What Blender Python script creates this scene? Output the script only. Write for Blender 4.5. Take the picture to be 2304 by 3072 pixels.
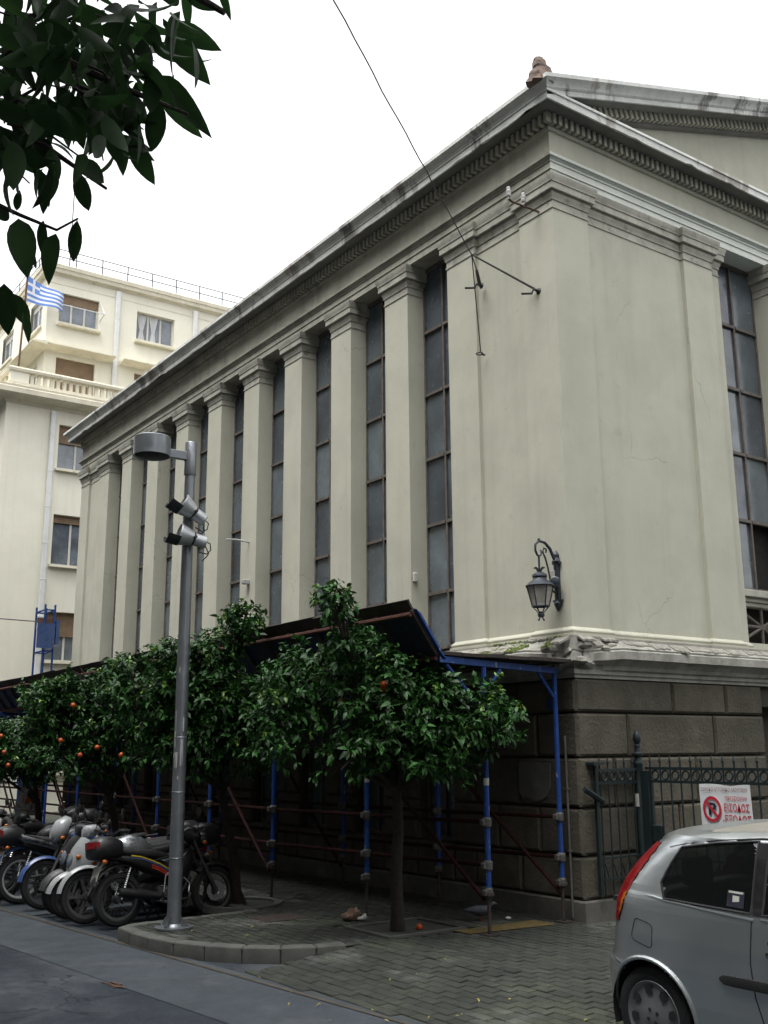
import bpy, bmesh, math, random
from math import sin, cos, pi, radians, sqrt, atan2, hypot
from mathutils import Vector as V, Matrix
from mathutils import noise as mnoise
random.seed(7)
for o in list(bpy.data.objects): bpy.data.objects.remove(o)
SC = bpy.context.scene
COL = SC.collection

# ------------------------------------------------------------------ camera
CAM = V((-8.483, -8.349, 1.78)); FPX = 3114.3
YAW, PITCH, ROLL = radians(35.22), radians(12.95), radians(-0.423)
fw = V((sin(YAW)*cos(PITCH), cos(YAW)*cos(PITCH), sin(PITCH)))
r0 = V((cos(YAW), -sin(YAW), 0)); u0 = r0.cross(fw)
rt = r0*cos(ROLL) + u0*sin(ROLL); up = -r0*sin(ROLL) + u0*cos(ROLL)
cd = bpy.data.cameras.new('camera'); cam = bpy.data.objects.new('camera', cd); COL.objects.link(cam)
cam.matrix_world = Matrix(((rt.x, up.x, -fw.x, CAM.x), (rt.y, up.y, -fw.y, CAM.y), (rt.z, up.z, -fw.z, CAM.z), (0, 0, 0, 1)))
cd.sensor_fit = 'VERTICAL'; cd.sensor_height = 36.0; cd.lens = 36.0*FPX/3072
cd.clip_start = 0.05; cd.clip_end = 2000
SC.camera = cam
SC.render.resolution_x, SC.render.resolution_y = 768, 1024

# ------------------------------------------------------------------ sky, sun, exposure (overcast)
SUN_EL, SUN_AZ = radians(70), radians(255)          # azimuth clockwise from +Y
W = bpy.data.worlds.new('World'); SC.world = W; W.use_nodes = True
nt = W.node_tree; nt.nodes.clear()
sky = nt.nodes.new('ShaderNodeTexSky'); sky.sky_type = 'NISHITA'; sky.sun_disc = False
sky.sun_elevation = SUN_EL; sky.sun_rotation = SUN_AZ
sky.air_density = 1.0; sky.dust_density = 4.0; sky.ozone_density = 1.0
hs = nt.nodes.new('ShaderNodeHueSaturation'); hs.inputs['Saturation'].default_value = 0.07
bg = nt.nodes.new('ShaderNodeBackground'); bg.inputs['Strength'].default_value = 0.15
wo = nt.nodes.new('ShaderNodeOutputWorld')
nt.links.new(sky.outputs[0], hs.inputs['Color']); nt.links.new(hs.outputs[0], bg.inputs['Color']); nt.links.new(bg.outputs[0], wo.inputs['Surface'])
sl = bpy.data.lights.new('sun', 'SUN'); sl.energy = 0.5; sl.angle = radians(45); sl.color = (1, .97, .92)
so = bpy.data.objects.new('sun', sl); COL.objects.link(so)
sd = V((sin(SUN_AZ)*cos(SUN_EL), cos(SUN_AZ)*cos(SUN_EL), sin(SUN_EL)))
so.rotation_euler = sd.to_track_quat('Z', 'Y').to_euler(); so.location = (0, 0, 60)
vs = SC.view_settings; vs.view_transform = 'Standard'; vs.look = 'None'; vs.gamma = 1; vs.use_curve_mapping = False
vs.exposure = 1.65
SC.render.engine = 'CYCLES'
try:
    SC.cycles.use_denoising = True; SC.cycles.max_bounces = 8; SC.cycles.diffuse_bounces = 4; SC.cycles.transparent_max_bounces = 12
except Exception: pass

# ------------------------------------------------------------------ materials
def M(name, col, rough=.7, metal=0.0, var=.12, scale=3.0, bump=0.0, bscale=40.0, spec=.5, coat=0.0, streak=0.0, stain=None,
      obj=False, island=0.0, crack=None, trans=0.0, squash=(1, 1, 1)):
    m = bpy.data.materials.new(name); m.use_nodes = True
    n = m.node_tree; L = n.links.new; N = n.nodes.new
    b = n.nodes['Principled BSDF']; out = n.nodes['Material Output']
    b.inputs['Roughness'].default_value = rough; b.inputs['Metallic'].default_value = metal
    b.inputs['Specular IOR Level'].default_value = spec
    if coat: b.inputs['Coat Weight'].default_value = coat; b.inputs['Coat Roughness'].default_value = .08
    if obj: pos = N('ShaderNodeTexCoord').outputs['Object']
    else: pos = N('ShaderNodeNewGeometry').outputs['Position']
    def noise(sc, det=5, mp=None, ro=.6):
        t = N('ShaderNodeTexNoise'); t.inputs['Scale'].default_value = sc; t.inputs['Detail'].default_value = det; t.inputs['Roughness'].default_value = ro
        if mp:
            g = N('ShaderNodeMapping'); g.inputs['Scale'].default_value = mp; L(pos, g.inputs[0]); L(g.outputs[0], t.inputs[0])
        else: L(pos, t.inputs[0])
        return t.outputs[0]
    def ramp(f, a, bb, ca, cb):
        r = N('ShaderNodeMapRange'); r.interpolation_type = 'SMOOTHSTEP'
        L(f, r.inputs[0]); r.inputs[1].default_value = a; r.inputs[2].default_value = bb; r.inputs[3].default_value = ca; r.inputs[4].default_value = cb
        return r.outputs[0]
    def mixc(f, a, c2, mode='MIX'):
        x = N('ShaderNodeMix'); x.data_type = 'RGBA'; x.blend_type = mode
        if isinstance(f, (int, float)): x.inputs[0].default_value = f
        else: L(f, x.inputs[0])
        for s, val in ((6, a), (7, c2)):
            if isinstance(val, tuple): x.inputs[s].default_value = (*val, 1)
            else: L(val, x.inputs[s])
        return x.outputs[2]
    lo = tuple(c*(1-var) for c in col); hi = tuple(min(1, c*(1+var)) for c in col)
    c = mixc(ramp(noise(scale, 6, squash if squash != (1, 1, 1) else None), .32, .68, 0, 1), lo, hi)
    if var: c = mixc(ramp(noise(scale*9, 3), .35, .7, 0, var), c, tuple(q*.7 for q in col))
    if streak:
        c = mixc(ramp(noise(2.2, 4, (1.6, 1.6, .09)), .5, .72, 0, streak), c, tuple(q*.55 for q in col))
        c = mixc(ramp(noise(7, 3, (1.5, 1.5, .06)), .55, .8, 0, streak*.8), c, tuple(q*.5 for q in col))
    if stain:
        for (sc, a, bb, amt, sc_col, mp) in stain:
            c = mixc(ramp(noise(sc, 6, mp, .7), a, bb, 0, amt), c, sc_col)
    if crack:
        vo = N('ShaderNodeTexVoronoi'); vo.feature = 'DISTANCE_TO_EDGE'; vo.inputs['Scale'].default_value = crack[0]
        ds = N('ShaderNodeVectorMath'); ds.operation = 'ADD'; nz = N('ShaderNodeTexNoise'); nz.inputs['Scale'].default_value = crack[0]*4; nz.inputs['Detail'].default_value = 6
        L(pos, nz.inputs[0]); sc2 = N('ShaderNodeVectorMath'); sc2.operation = 'SCALE'; L(nz.outputs['Color'], sc2.inputs[0]); sc2.inputs['Scale'].default_value = .35/crack[0]
        L(pos, ds.inputs[0]); L(sc2.outputs[0], ds.inputs[1]); L(ds.outputs[0], vo.inputs[0])
        mk = N('ShaderNodeMath'); mk.operation = 'MULTIPLY'; L(ramp(vo.outputs['Distance'], 0, crack[1], crack[2], 0), mk.inputs[0]); L(ramp(noise(crack[0]*.7, 3), .5, .6, 0, 1), mk.inputs[1])
        c = mixc(mk.outputs[0], c, tuple(q*.3 for q in col))
    if island:
        g = N('ShaderNodeNewGeometry'); oi = N('ShaderNodeObjectInfo'); ad = N('ShaderNodeMath'); ad.operation = 'ADD'
        L(g.outputs['Random Per Island'], ad.inputs[0]); L(oi.outputs['Random'], ad.inputs[1])
        fr = N('ShaderNodeMath'); fr.operation = 'FRACT'; L(ad.outputs[0], fr.inputs[0])
        c = mixc(fr.outputs[0], mixc(1.0, c, (1-island,)*3, 'MULTIPLY'), mixc(1.0, c, (1+island, 1+island, 1+island*.6), 'MULTIPLY'))
    L(c, b.inputs['Base Color'])
    rr = ramp(noise(scale*3, 3), .3, .7, max(0, rough-.08), min(1, rough+.1)); L(rr, b.inputs['Roughness'])
    if bump:
        bp = N('ShaderNodeBump'); bp.inputs['Strength'].default_value = bump; bp.inputs['Distance'].default_value = .02
        L(noise(bscale, 8, None, .65), bp.inputs['Height']); L(bp.outputs[0], b.inputs['Normal'])
    if trans:
        tr = N('ShaderNodeBsdfTranslucent'); L(c, tr.inputs[0]); ms = N('ShaderNodeMixShader'); ms.inputs[0].default_value = trans
        L(b.outputs[0], ms.inputs[1]); L(tr.outputs[0], ms.inputs[2]); L(ms.outputs[0], out.inputs[0])
    return m

def glass(name, tint, amount=.5, rough=.03):
    m = bpy.data.materials.new(name); m.use_nodes = True; n = m.node_tree; N = n.nodes.new; L = n.links.new
    out = n.nodes['Material Output']; b = n.nodes['Principled BSDF']
    b.inputs['Base Color'].default_value = (.01, .012, .012, 1); b.inputs['Roughness'].default_value = rough
    t = N('ShaderNodeBsdfTransparent'); t.inputs[0].default_value = (*tint, 1); ms = N('ShaderNodeMixShader'); ms.inputs[0].default_value = amount
    L(t.outputs[0], ms.inputs[1]); L(b.outputs[0], ms.inputs[2]); L(ms.outputs[0], out.inputs[0]); return m

m = {}
DK = (.05, .045, .04)
m['stucco'] = M('stucco', (0.4553, 0.4509, 0.3671), .88, var=.07, scale=1.1, bump=.12, bscale=70, streak=.16, crack=(.55, .005, .45), stain=[(.55, .56, .76, .3, (.19, .18, .145), None), (4.5, .6, .7, .16, (.16, .15, .12), None), (14, .66, .75, .25, (.25, .24, .2), None)])
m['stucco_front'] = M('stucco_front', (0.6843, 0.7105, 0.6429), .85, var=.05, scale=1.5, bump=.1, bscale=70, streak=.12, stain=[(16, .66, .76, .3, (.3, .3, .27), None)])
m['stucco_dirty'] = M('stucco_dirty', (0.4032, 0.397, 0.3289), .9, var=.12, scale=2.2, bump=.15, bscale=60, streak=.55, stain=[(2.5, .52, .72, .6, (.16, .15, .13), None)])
m['cornice'] = M('cornice', (0.6446, 0.6527, 0.6164), .85, var=.12, scale=2.4, bump=.3, bscale=35, stain=[(1.3, .545, .63, .85, (.12, .115, .105), (1, .9, .25)), (.8, .58, .64, .7, (.22, .185, .15), (1, .7, .35)), (9, .58, .7, .5, (.2, .18, .16), None), (22, .63, .72, .6, DK, None)])
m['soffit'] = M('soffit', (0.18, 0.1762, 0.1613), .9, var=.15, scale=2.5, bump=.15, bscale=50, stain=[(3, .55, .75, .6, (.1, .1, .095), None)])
m['cap'] = M('cap', (0.4088, 0.4017, 0.3403), .9, var=.15, scale=3, bump=.2, bscale=50, streak=.3, stain=[(5, .5, .7, .7, (.13, .12, .105), None)])
m['stone'] = M('stone', (0.07446, 0.06629, 0.04901), .92, var=.22, scale=2.2, bump=.9, bscale=26, island=.13, stain=[(12, .55, .75, .5, (.1, .085, .06), None), (1.4, .55, .7, .4, (.13, .12, .1), None)])
m['joint'] = M('joint', (0.0468, 0.04095, 0.0312), .95, var=.2, scale=6, bump=.3, bscale=50)
m['plinth'] = M('plinth', (0.09792, 0.09469, 0.08486), .8, var=.15, scale=3, bump=.2, bscale=50, stain=[(3, .5, .7, .5, (.15, .14, .12), None)])
m['ledge'] = M('ledge', (.30, .295, .26), .88, var=.2, scale=4, bump=.3, bscale=40, stain=[(2, .48, .68, .6, (.15, .145, .125), (1, 1, .4)), (9, .55, .7, .5, (.12, .11, .1), None)])
m['broken'] = M('broken', (0.2546, 0.244, 0.2122), .92, var=.25, scale=9, bump=.8, bscale=25, stain=[(7, .55, .7, .7, (.22, .17, .12), None)])
m['rust_stone'] = M('rust_stone', (0.159, 0.1157, 0.0936), .92, var=.25, scale=9, bump=.8, bscale=30, stain=[(11, .55, .7, .6, (.15, .12, .1), None)])
m['pane'] = M('pane', (0.08889, 0.1078, 0.1339), .2, var=.3, scale=1.2, spec=.75, island=.4, stain=[(4, .55, .8, .35, (.16, .16, .15), (1, 1, .5)), (25, .6, .75, .25, (.2, .2, .18), None)])
m['iron'] = M('iron', (0.114, 0.099, 0.087), .7, var=.25, scale=9, bump=.2, bscale=90, stain=[(13, .55, .7, .5, (.12, .065, .04), None)])
m['cream'] = M('cream', (0.7117, 0.692, 0.5813), .85, var=.04, scale=.9, bump=.08, bscale=60, streak=.14, stain=[(3, .64, .74, .3, (.45, .43, .36), None)])
m['cream_trim'] = M('cream_trim', (0.6552, 0.618, 0.495), .85, var=.08, scale=2, bump=.15, bscale=50, stain=[(5, .56, .72, .7, (.27, .25, .21), None)])
m['white_pipe'] = M('white_pipe', (0.6048, 0.6132, 0.6048), .5, var=.06)
m['shutter'] = M('shutter', (0.195, 0.1312, 0.07875), .7, var=.12, scale=4)
m['white_frame'] = M('white_frame', (0.476, 0.469, 0.434), .6, var=.1, scale=5)
m['house_glass'] = M('house_glass', (.12, .14, .165), .08, var=.35, scale=1.5, spec=.8)
m['curtain'] = M('curtain', (0.49, 0.497, 0.504), .9, var=.12, scale=12, squash=(1, 1, .15))
m['dark_backing'] = M('dark_backing', (0.01, 0.0095, 0.009), .9, var=.2)  # near-black colour stands in for the shade of unlit rooms
m['galv'] = M('galv', (0.2268, 0.2425, 0.2582), .40, .75, var=.1, scale=4, bump=.03, bscale=60, stain=[(9, .6, .72, .35, (.2, .21, .22), (1, 1, .4))])
m['alum'] = M('alum', (0.465, 0.48, 0.495), .42, .55, var=.08, scale=8)
m['dark_metal'] = M('dark_metal', (.035, .036, .038), .5, .3, var=.2, scale=10)
m['green_iron'] = M('green_iron', (0.01008, 0.0189, 0.02025), .5, .2, var=.2, scale=12, bump=.1, bscale=80)
m['lamp_iron'] = M('lamp_iron', (.035, .042, .055), .45, .2, var=.2, scale=14)
m['lamp_glass'] = M('lamp_glass', (.36, .34, .30), .25, var=.15, scale=8)
m['blue'] = M('blue', (0.01543, 0.05187, 0.2028), .5, spec=.2, var=.15, scale=6, stain=[(26, .6, .68, .8, (.35, .37, .4), (1, 1, .3)), (12, .6, .7, .6, (.1, .06, .05), None)])
m['red_tube'] = M('red_tube', (0.0159, 0.001446, 0.00159), .8, spec=.2, var=.2, scale=8, stain=[(20, .6, .7, .5, (.09, .03, .02), None)])
m['brown_tube'] = M('brown_tube', (0.096, 0.045, 0.036), .8, spec=.2, var=.2, scale=8)
m['jack'] = M('jack', (.055, .045, .04), .7, .3, spec=.2, var=.3, scale=12)
m['coupler'] = M('coupler', (0.08408, 0.08408, 0.08085), .6, .2, spec=.2, var=.25, scale=15, stain=[(20, .55, .65, .7, (.1, .08, .07), None)])
m['tarp'] = M('tarp', (.016, .022, .055), .75, var=.25, scale=3, bump=.1, bscale=14, stain=[(4, .55, .75, .4, (.03, .028, .03), None)])
m['board'] = M('board', (.030, .022, .019), .88, var=.3, scale=5, bump=.2, bscale=30)
m['leaf'] = M('leaf', (0.02247, 0.07478, 0.01699), .46, var=.2, scale=3, spec=.3, island=.65, trans=.16)
m['leaf_young'] = M('leaf_young', (.11, .21, .035), .36, var=.2, scale=3, spec=.5, island=.35, trans=.25)
m['leaf_near'] = M('leaf_near', (0.01687, 0.04123, 0.01371), .58, var=.2, scale=12, spec=.25, island=.5, trans=.4)
m['bark'] = M('bark', (0.02363, 0.0189, 0.01418), .92, var=.3, scale=9, bump=.7, bscale=30, squash=(1, 1, .3))
m['orange'] = M('orange', (0.3735, 0.05967, 0.005508), .45, var=.1, scale=10, bump=.08, bscale=150)
m['asphalt'] = M('asphalt', (0.02207, 0.02812, 0.03661), .85, spec=.22, var=.13, scale=.9, bump=.6, bscale=110, crack=(.6, .012, .8), stain=[(.35, .45, .65, .4, (.13, .14, .15), None), (55, .54, .66, .55, (.075, .08, .085), None), (38, .56, .66, .5, (.008, .009, .01), None), (.8, .55, .6, .35, (.012, .014, .018), (1, .6, 1)), (2.2, .62, .72, .5, (.045, .048, .05), None)])
m['concrete'] = M('concrete', (0.03644, 0.04467, 0.05293), .88, spec=.3, var=.14, scale=1.6, bump=.2, bscale=90, stain=[(1.1, .52, .7, .5, (.08, .085, .09), None), (45, .56, .7, .4, (.13, .135, .135), None), (6, .6, .7, .4, (.025, .027, .028), None)])
m['kerb'] = M('kerb', (0.06864, 0.07077, 0.06312), .85, var=.18, scale=4, bump=.25, bscale=60, stain=[(3, .5, .7, .6, (.09, .09, .075), None)])
m['paver'] = M('paver', (0.02735, 0.03, 0.02577), .85, spec=.3, var=.16, scale=1.3, bump=.3, bscale=80, island=.16, stain=[(1.0, .5, .7, .55, (.075, .085, .055), None), (30, .64, .72, .3, (.2, .2, .19), None), (.8, .52, .68, .4, (.17, .175, .17), None)])
m['mortar'] = M('mortar', (0.03415, 0.03726, 0.02795), .95, var=.25, scale=5)
m['yellow_paint'] = M('yellow_paint', (0.0945, 0.063, 0.01103), .8, var=.25, scale=9, stain=[(14, .5, .62, .7, (.12, .11, .08), None)])
m['soil'] = M('soil', (0.0225, 0.017, 0.012), .95, var=.35, scale=14, bump=.9, bscale=25)
m['moss'] = M('moss', (.10, .14, .02), .95, var=.35, scale=25, island=.3)
m['rubber'] = M('rubber', (0.0112, 0.0112, 0.012), .78, var=.2, scale=20, bump=.15, bscale=90)
m['black'] = M('black', (.012, .012, .013), .38, var=.2, scale=10)
m['black_matte'] = M('black_matte', (.018, .018, .019), .7, var=.2, scale=14)
m['chrome'] = M('chrome', (0.372, 0.378, 0.384), .2, 1.0, var=.05)
m['engine'] = M('engine', (0.085, 0.085, 0.085), .5, .6, var=.2, scale=14)
m['white_plastic'] = M('white_plastic', (0.2855, 0.2994, 0.304), .3, var=.06, coat=.4)
m['silver_paint'] = M('silver_paint', (.42, .45, .46), .3, .6, var=.06, coat=.5)
m['blue_paint'] = M('blue_paint', (0.03465, 0.0693, 0.1915), .3, var=.1, coat=.5)
m['red_plastic'] = M('red_plastic', (0.20, 0.007, 0.009), .3, var=.1, coat=.3)
m['amber'] = M('amber', (0.372, 0.096, 0.006), .3, var=.1, coat=.3)
m['yellow'] = M('yellow', (.55, .42, .03), .4, var=.1)
m['red_stripe'] = M('red_stripe', (.5, .035, .015), .4, var=.1)
m['plate'] = M('plate', (0.35, 0.35, 0.308), .5, var=.1, scale=12)
m['car_paint'] = M('car_paint', (0.52, 0.5525, 0.559), .34, .88, var=.0, scale=.5, coat=.5)
m['roof_beige'] = M('roof_beige', (0.18, 0.171, 0.144), .75, .1, var=.08, scale=4)  # beige-grey tone for the middle of the car roof
m['car_glass'] = glass('car_glass', (.45, .54, .50), .45)
m['porcelain'] = M('porcelain', (0.6, 0.592, 0.568), .25, var=.06)
m['rusty'] = M('rusty', (0.104, 0.056, 0.036), .85, var=.3, scale=18)
m['wire'] = M('wire', (.02, .018, .022), .6, var=.1)
m['sign_white'] = M('sign_white', (0.5616, 0.5772, 0.5928), .5, var=.05, scale=6, stain=[(5, .62, .75, .3, (.5, .48, .42), None)])
m['sign_red'] = M('sign_red', (.42, .02, .04), .5, var=.05)
m['sign_maroon'] = M('sign_maroon', (.22, .05, .06), .6, var=.1)
m['sign_black'] = M('sign_black', (.012, .014, .025), .5, var=.05)
m['flag_blue'] = M('flag_blue', (0.091, 0.187, 0.4675), .8, var=.08)
m['flag_white'] = M('flag_white', (0.5625, 0.5775, 0.6), .8, var=.05)
m['paper'] = M('paper', (0.434, 0.427, 0.399), .8, var=.1, scale=9)
m['brown_paper'] = M('brown_paper', (.14, .085, .06), .8, var=.2, scale=14)
m['pigeon'] = M('pigeon', (.06, .065, .08), .7, var=.3, scale=16, obj=True)
m['yellow_leaf'] = M('yellow_leaf', (0.204, 0.18, 0.03), .6, var=.2, scale=20, island=.3)
m['poster_orange'] = M('poster_orange', (.42, .11, .04), .6, var=.2, scale=9)
m['poster_blue'] = M('poster_blue', (.12, .17, .28), .6, var=.25, scale=9)
m['opp_wall'] = M('opp_wall', (0.1764, 0.168, 0.1512), .85, var=.06, scale=1)
m['hub'] = M('hub', (.20, .21, .22), .45, .5, var=.06)

# ------------------------------------------------------------------ geometry helpers
ORG = {}
class MB:
    def __init__(s): s.v = []; s.f = []
    def pts(s, P): i = len(s.v); s.v += [V(p) for p in P]; return list(range(i, i+len(P)))
    def face(s, *P): s.f.append(s.pts(P)); return s
    def box(s, x0, x1, y0, y1, z0, z1):
        a = s.pts([(x0, y0, z0), (x1, y0, z0), (x1, y1, z0), (x0, y1, z0), (x0, y0, z1), (x1, y0, z1), (x1, y1, z1), (x0, y1, z1)])
        for q in ((0, 3, 2, 1), (4, 5, 6, 7), (0, 1, 5, 4), (1, 2, 6, 5), (2, 3, 7, 6), (3, 0, 4, 7)): s.f.append([a[k] for k in q])
        return s
    def loft(s, loops, cap=True, close=True):
        n = len(loops[0]); ids = [s.pts(l) for l in loops]
        for a, b in zip(ids, ids[1:]):
            for k in range(n if close else n-1):
                s.f.append([a[k], a[(k+1) % n], b[(k+1) % n], b[k]])
        if cap: s.f.append(ids[0][::-1]); s.f.append(ids[-1][:])
        return s
    def tube(s, P, r, n=8, cap=True, closed=False):
        P = [V(p) for p in P]; R = r if isinstance(r, (list, tuple)) else [r]*len(P)
        loops = []; ref = None
        for i, p in enumerate(P):
            if closed: t = P[(i+1) % len(P)]-P[i-1]
            else: t = P[min(i+1, len(P)-1)]-P[max(i-1, 0)]
            t.normalize()
            if ref is None: ref = t.orthogonal().normalized()
            else: ref = (ref - t*ref.dot(t)).normalized()
            b = t.cross(ref)
            loops.append([p+(ref*cos(2*pi*k/n)+b*sin(2*pi*k/n))*R[i] for k in range(n)])
        if closed: loops.append(loops[0]); cap = False
        return s.loft(loops, cap)
    def lathe(s, prof, c=(0, 0, 0), n=16, axis=(0, 0, 1), cap=False, start=0.0):
        ax = V(axis).normalized(); e1 = ax.orthogonal().normalized()
        if abs(ax.z) > .99: e1 = V((1, 0, 0))
        e2 = ax.cross(e1); c = V(c)
        return s.loft([[c+ax*z+(e1*cos(2*pi*k/n+start)+e2*sin(2*pi*k/n+start))*r for k in range(n)] for r, z in prof], cap)
    def rect(s, x0, x1, y0, y1, prof, cap=True):
        return s.loft([[(x0-o, y0-o, z), (x1+o, y0-o, z), (x1+o, y1+o, z), (x0-o, y1+o, z)] for o, z in prof], cap)
    def sweep(s, path_fn, prof, closed=False):
        cols = [path_fn(o, z) for o, z in prof]
        for a, b in zip(cols, cols[1:]):
            for k in range(len(a)-1): s.face(a[k], a[k+1], b[k+1], b[k])
        return s
    def prism(s, poly, fn0, fn1):
        a = s.pts([fn0(*p) for p in poly]); b = s.pts([fn1(*p) for p in poly]); n = len(poly)
        s.f.append(a[::-1]); s.f.append(b)
        for k in range(n): s.f.append([a[k], a[(k+1) % n], b[(k+1) % n], b[k]])
        return s
    def sphere(s, c, r, nu=12, nv=8, sc=(1, 1, 1)):
        c = V(c); loops = []
        for i in range(nv+1):
            t = -pi/2+pi*i/nv; rr = max(cos(t), .02)
            loops.append([c+V((r*sc[0]*rr*cos(2*pi*k/nu), r*sc[1]*rr*sin(2*pi*k/nu), r*sc[2]*sin(t))) for k in range(nu)])
        return s.loft(loops)
    def xf(s, M4, i0=0):
        for i in range(i0, len(s.v)): s.v[i] = M4 @ s.v[i]
        return s
    def mesh(s, name, mat, smooth=False, bevel=0.0, off=V((0, 0, 0)), bseg=1):
        me = bpy.data.meshes.new(name)
        me.from_pydata([tuple(p-off) for p in s.v], [], s.f)
        bm = bmesh.new(); bm.from_mesh(me)
        if len(bm.verts) < 60000: bmesh.ops.remove_doubles(bm, verts=bm.verts, dist=1e-5)
        bmesh.ops.recalc_face_normals(bm, faces=bm.faces)
        if bevel: bmesh.ops.bevel(bm, geom=[e for e in bm.edges if len(e.link_faces) == 2 and e.calc_face_angle(0) > .5], offset=bevel, segments=bseg, profile=.5, affect='EDGES', clamp_overlap=True)
        bm.to_mesh(me); bm.free()
        me.materials.append(mat)
        if smooth:
            me.shade_smooth(); me.set_sharp_from_angle(angle=radians(42 if smooth is True else smooth))
        return me
    def build(s, name, mat, parent=None, smooth=False, bevel=0.0, kind=None, label=None, bseg=1):
        off = ORG.get(parent, V((0, 0, 0))) if parent else V((0, 0, 0))
        o = bpy.data.objects.new(name, s.mesh(name, m[mat] if isinstance(mat, str) else mat, smooth, bevel, off, bseg)); COL.objects.link(o)
        if parent: o.parent = parent
        ORG[o] = off
        if kind: o['kind'] = kind
        if label: o['label'] = label
        return o
def tag(o, label, cat, group=None):
    o['label'] = label; o['category'] = cat
    if group: o['group'] = group
    return o
def thing(name, label, cat, loc=(0, 0, 0), group=None):
    o = bpy.data.objects.new(name, None); o.empty_display_size = .2; COL.objects.link(o); o.location = loc; ORG[o] = V(loc)
    return tag(o, label, cat, group)
def inst(name, me, parent, loc=(0, 0, 0), rot=None, scale=None, wm=None):
    o = bpy.data.objects.new(name, me); COL.objects.link(o)
    off = ORG.get(parent, V((0, 0, 0))) if parent else V((0, 0, 0))
    if parent: o.parent = parent
    if wm is not None:
        o.matrix_local = Matrix.Translation(-off) @ wm
    else:
        o.location = V(loc)-off
        if rot: o.rotation_euler = rot
        if scale: o.scale = scale
    ORG[o] = V(loc) if not rot else V((0, 0, 0))
    return o
def struct(o): o['kind'] = 'structure'; return o
def pxy(p):
    d = V(p)-CAM; z = d.dot(fw)
    return (1152+FPX*d.dot(rt)/z, 1536-FPX*d.dot(up)/z, z)
# ------------------------------------------------------------------ ground
def xg(y): return -3.90-.10*y                         # street edge of the paving
def sst(t): t = max(0, min(1, t)); return t*t*(3-2*t)
def hz(x, y):
    if y > .52 and x > -4.2: return 0.0
    a = max(0, min(1, (-2.45-x)/1.15)); b = max(0, min(1, (-1.0-x)/2.7)); k = sst((y+3.2)/3.2)
    return -.12*(a*k+b*(1-k))
g = MB(); g.face((-900, -900, -.14), (900, -900, -.14), (900, 900, -.14), (-900, 900, -.14))
struct(g.build('ground', 'asphalt'))
rd = MB()
ys = [-60+i*2.5 for i in range(53)]
for a, b in zip(ys, ys[1:]): rd.face((-12, a, -.132), (xg(a)-.8-.06*sin(a), a, -.132), (xg(b)-.8-.06*sin(b), b, -.132), (-12, b, -.132))
struct(rd.build('road', 'asphalt'))
gu = MB()
for a, b in zip(ys, ys[1:]):
    gu.face((xg(a)-.95, a, -.128), (-2.3 if a > 2.8 else xg(a)+.1, a, -.128), (-2.3 if a > 2.8 else xg(b)+.1, b, -.128), (xg(b)-.95, b, -.128))
struct(gu.build('gutter', 'concrete'))
gl = MB()   # narrow slot between gutter slab and paving
yy = [-12+i*.5 for i in range(60)]
for a, b in zip(yy, yy[1:]):
    gl.face((xg(a)-.03, a, -.122), (xg(a)+.02, a, -.122), (xg(b)+.02, b, -.122), (xg(b)-.03, b, -.122))
struct(gl.build('gutter_joint', 'joint'))
oside = MB(); oside.box(-16, -7.2, -60, 60, -.4, 0.0)
struct(oside.build('opposite_pavement', 'concrete'))
rg = random.Random(3)
pav = MB()
nx, ny = 30, 30
def gp(i, j, x0, x1, y0, y1): 
    x = x0+(x1-x0)*i/nx; y = y0+(y1-y0)*j/ny; return x, y
for j in range(ny):
    for i in range(nx):
        q = []
        for (a, b) in ((i, j), (i+1, j), (i+1, j+1), (i, j+1)):
            y = -9+(9.5)*b/ny; x = xg(y)+.02+(4.6-xg(y))*a/nx; q.append((x, y, hz(x, min(y, .5))-.014))
        pav.face(*q)
kerbpath = [(-2.75, .43), (-3.05, .49), (-3.35, .64), (-3.63, .88), (-3.86, 1.2), (-4.02, 1.55), (-4.11, 1.95), (-4.14, 2.35), (-4.12, 2.72), (-3.95, 2.86), (-3.4, 2.9), (-2.9, 2.93), (-2.5, 2.95), (-2.42, 3.6), (-2.42, 5), (-2.42, 6.5), (-2.42, 8), (-2.42, 9.5), (-2.42, 11), (-2.42, 14), (-2.42, 17), (-2.42, 20), (-2.42, 24.9)]
bp = kerbpath[:13]
pav.face(*[(x, y, -.014) for x, y in bp], (-.02, 2.95, -.014), (-.02, .43, -.014))
pav.face((-2.42, 2.95, -.014), (-2.42, 40, -.014), (-.02, 40, -.014), (-.02, 2.95, -.014))
pav.face((-.02, 17, -.014), (-.02, 25, -.014), (14, 25, -.014), (14, 17, -.014))
pavement = struct(pav.build('pavement', 'mortar'))
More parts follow.
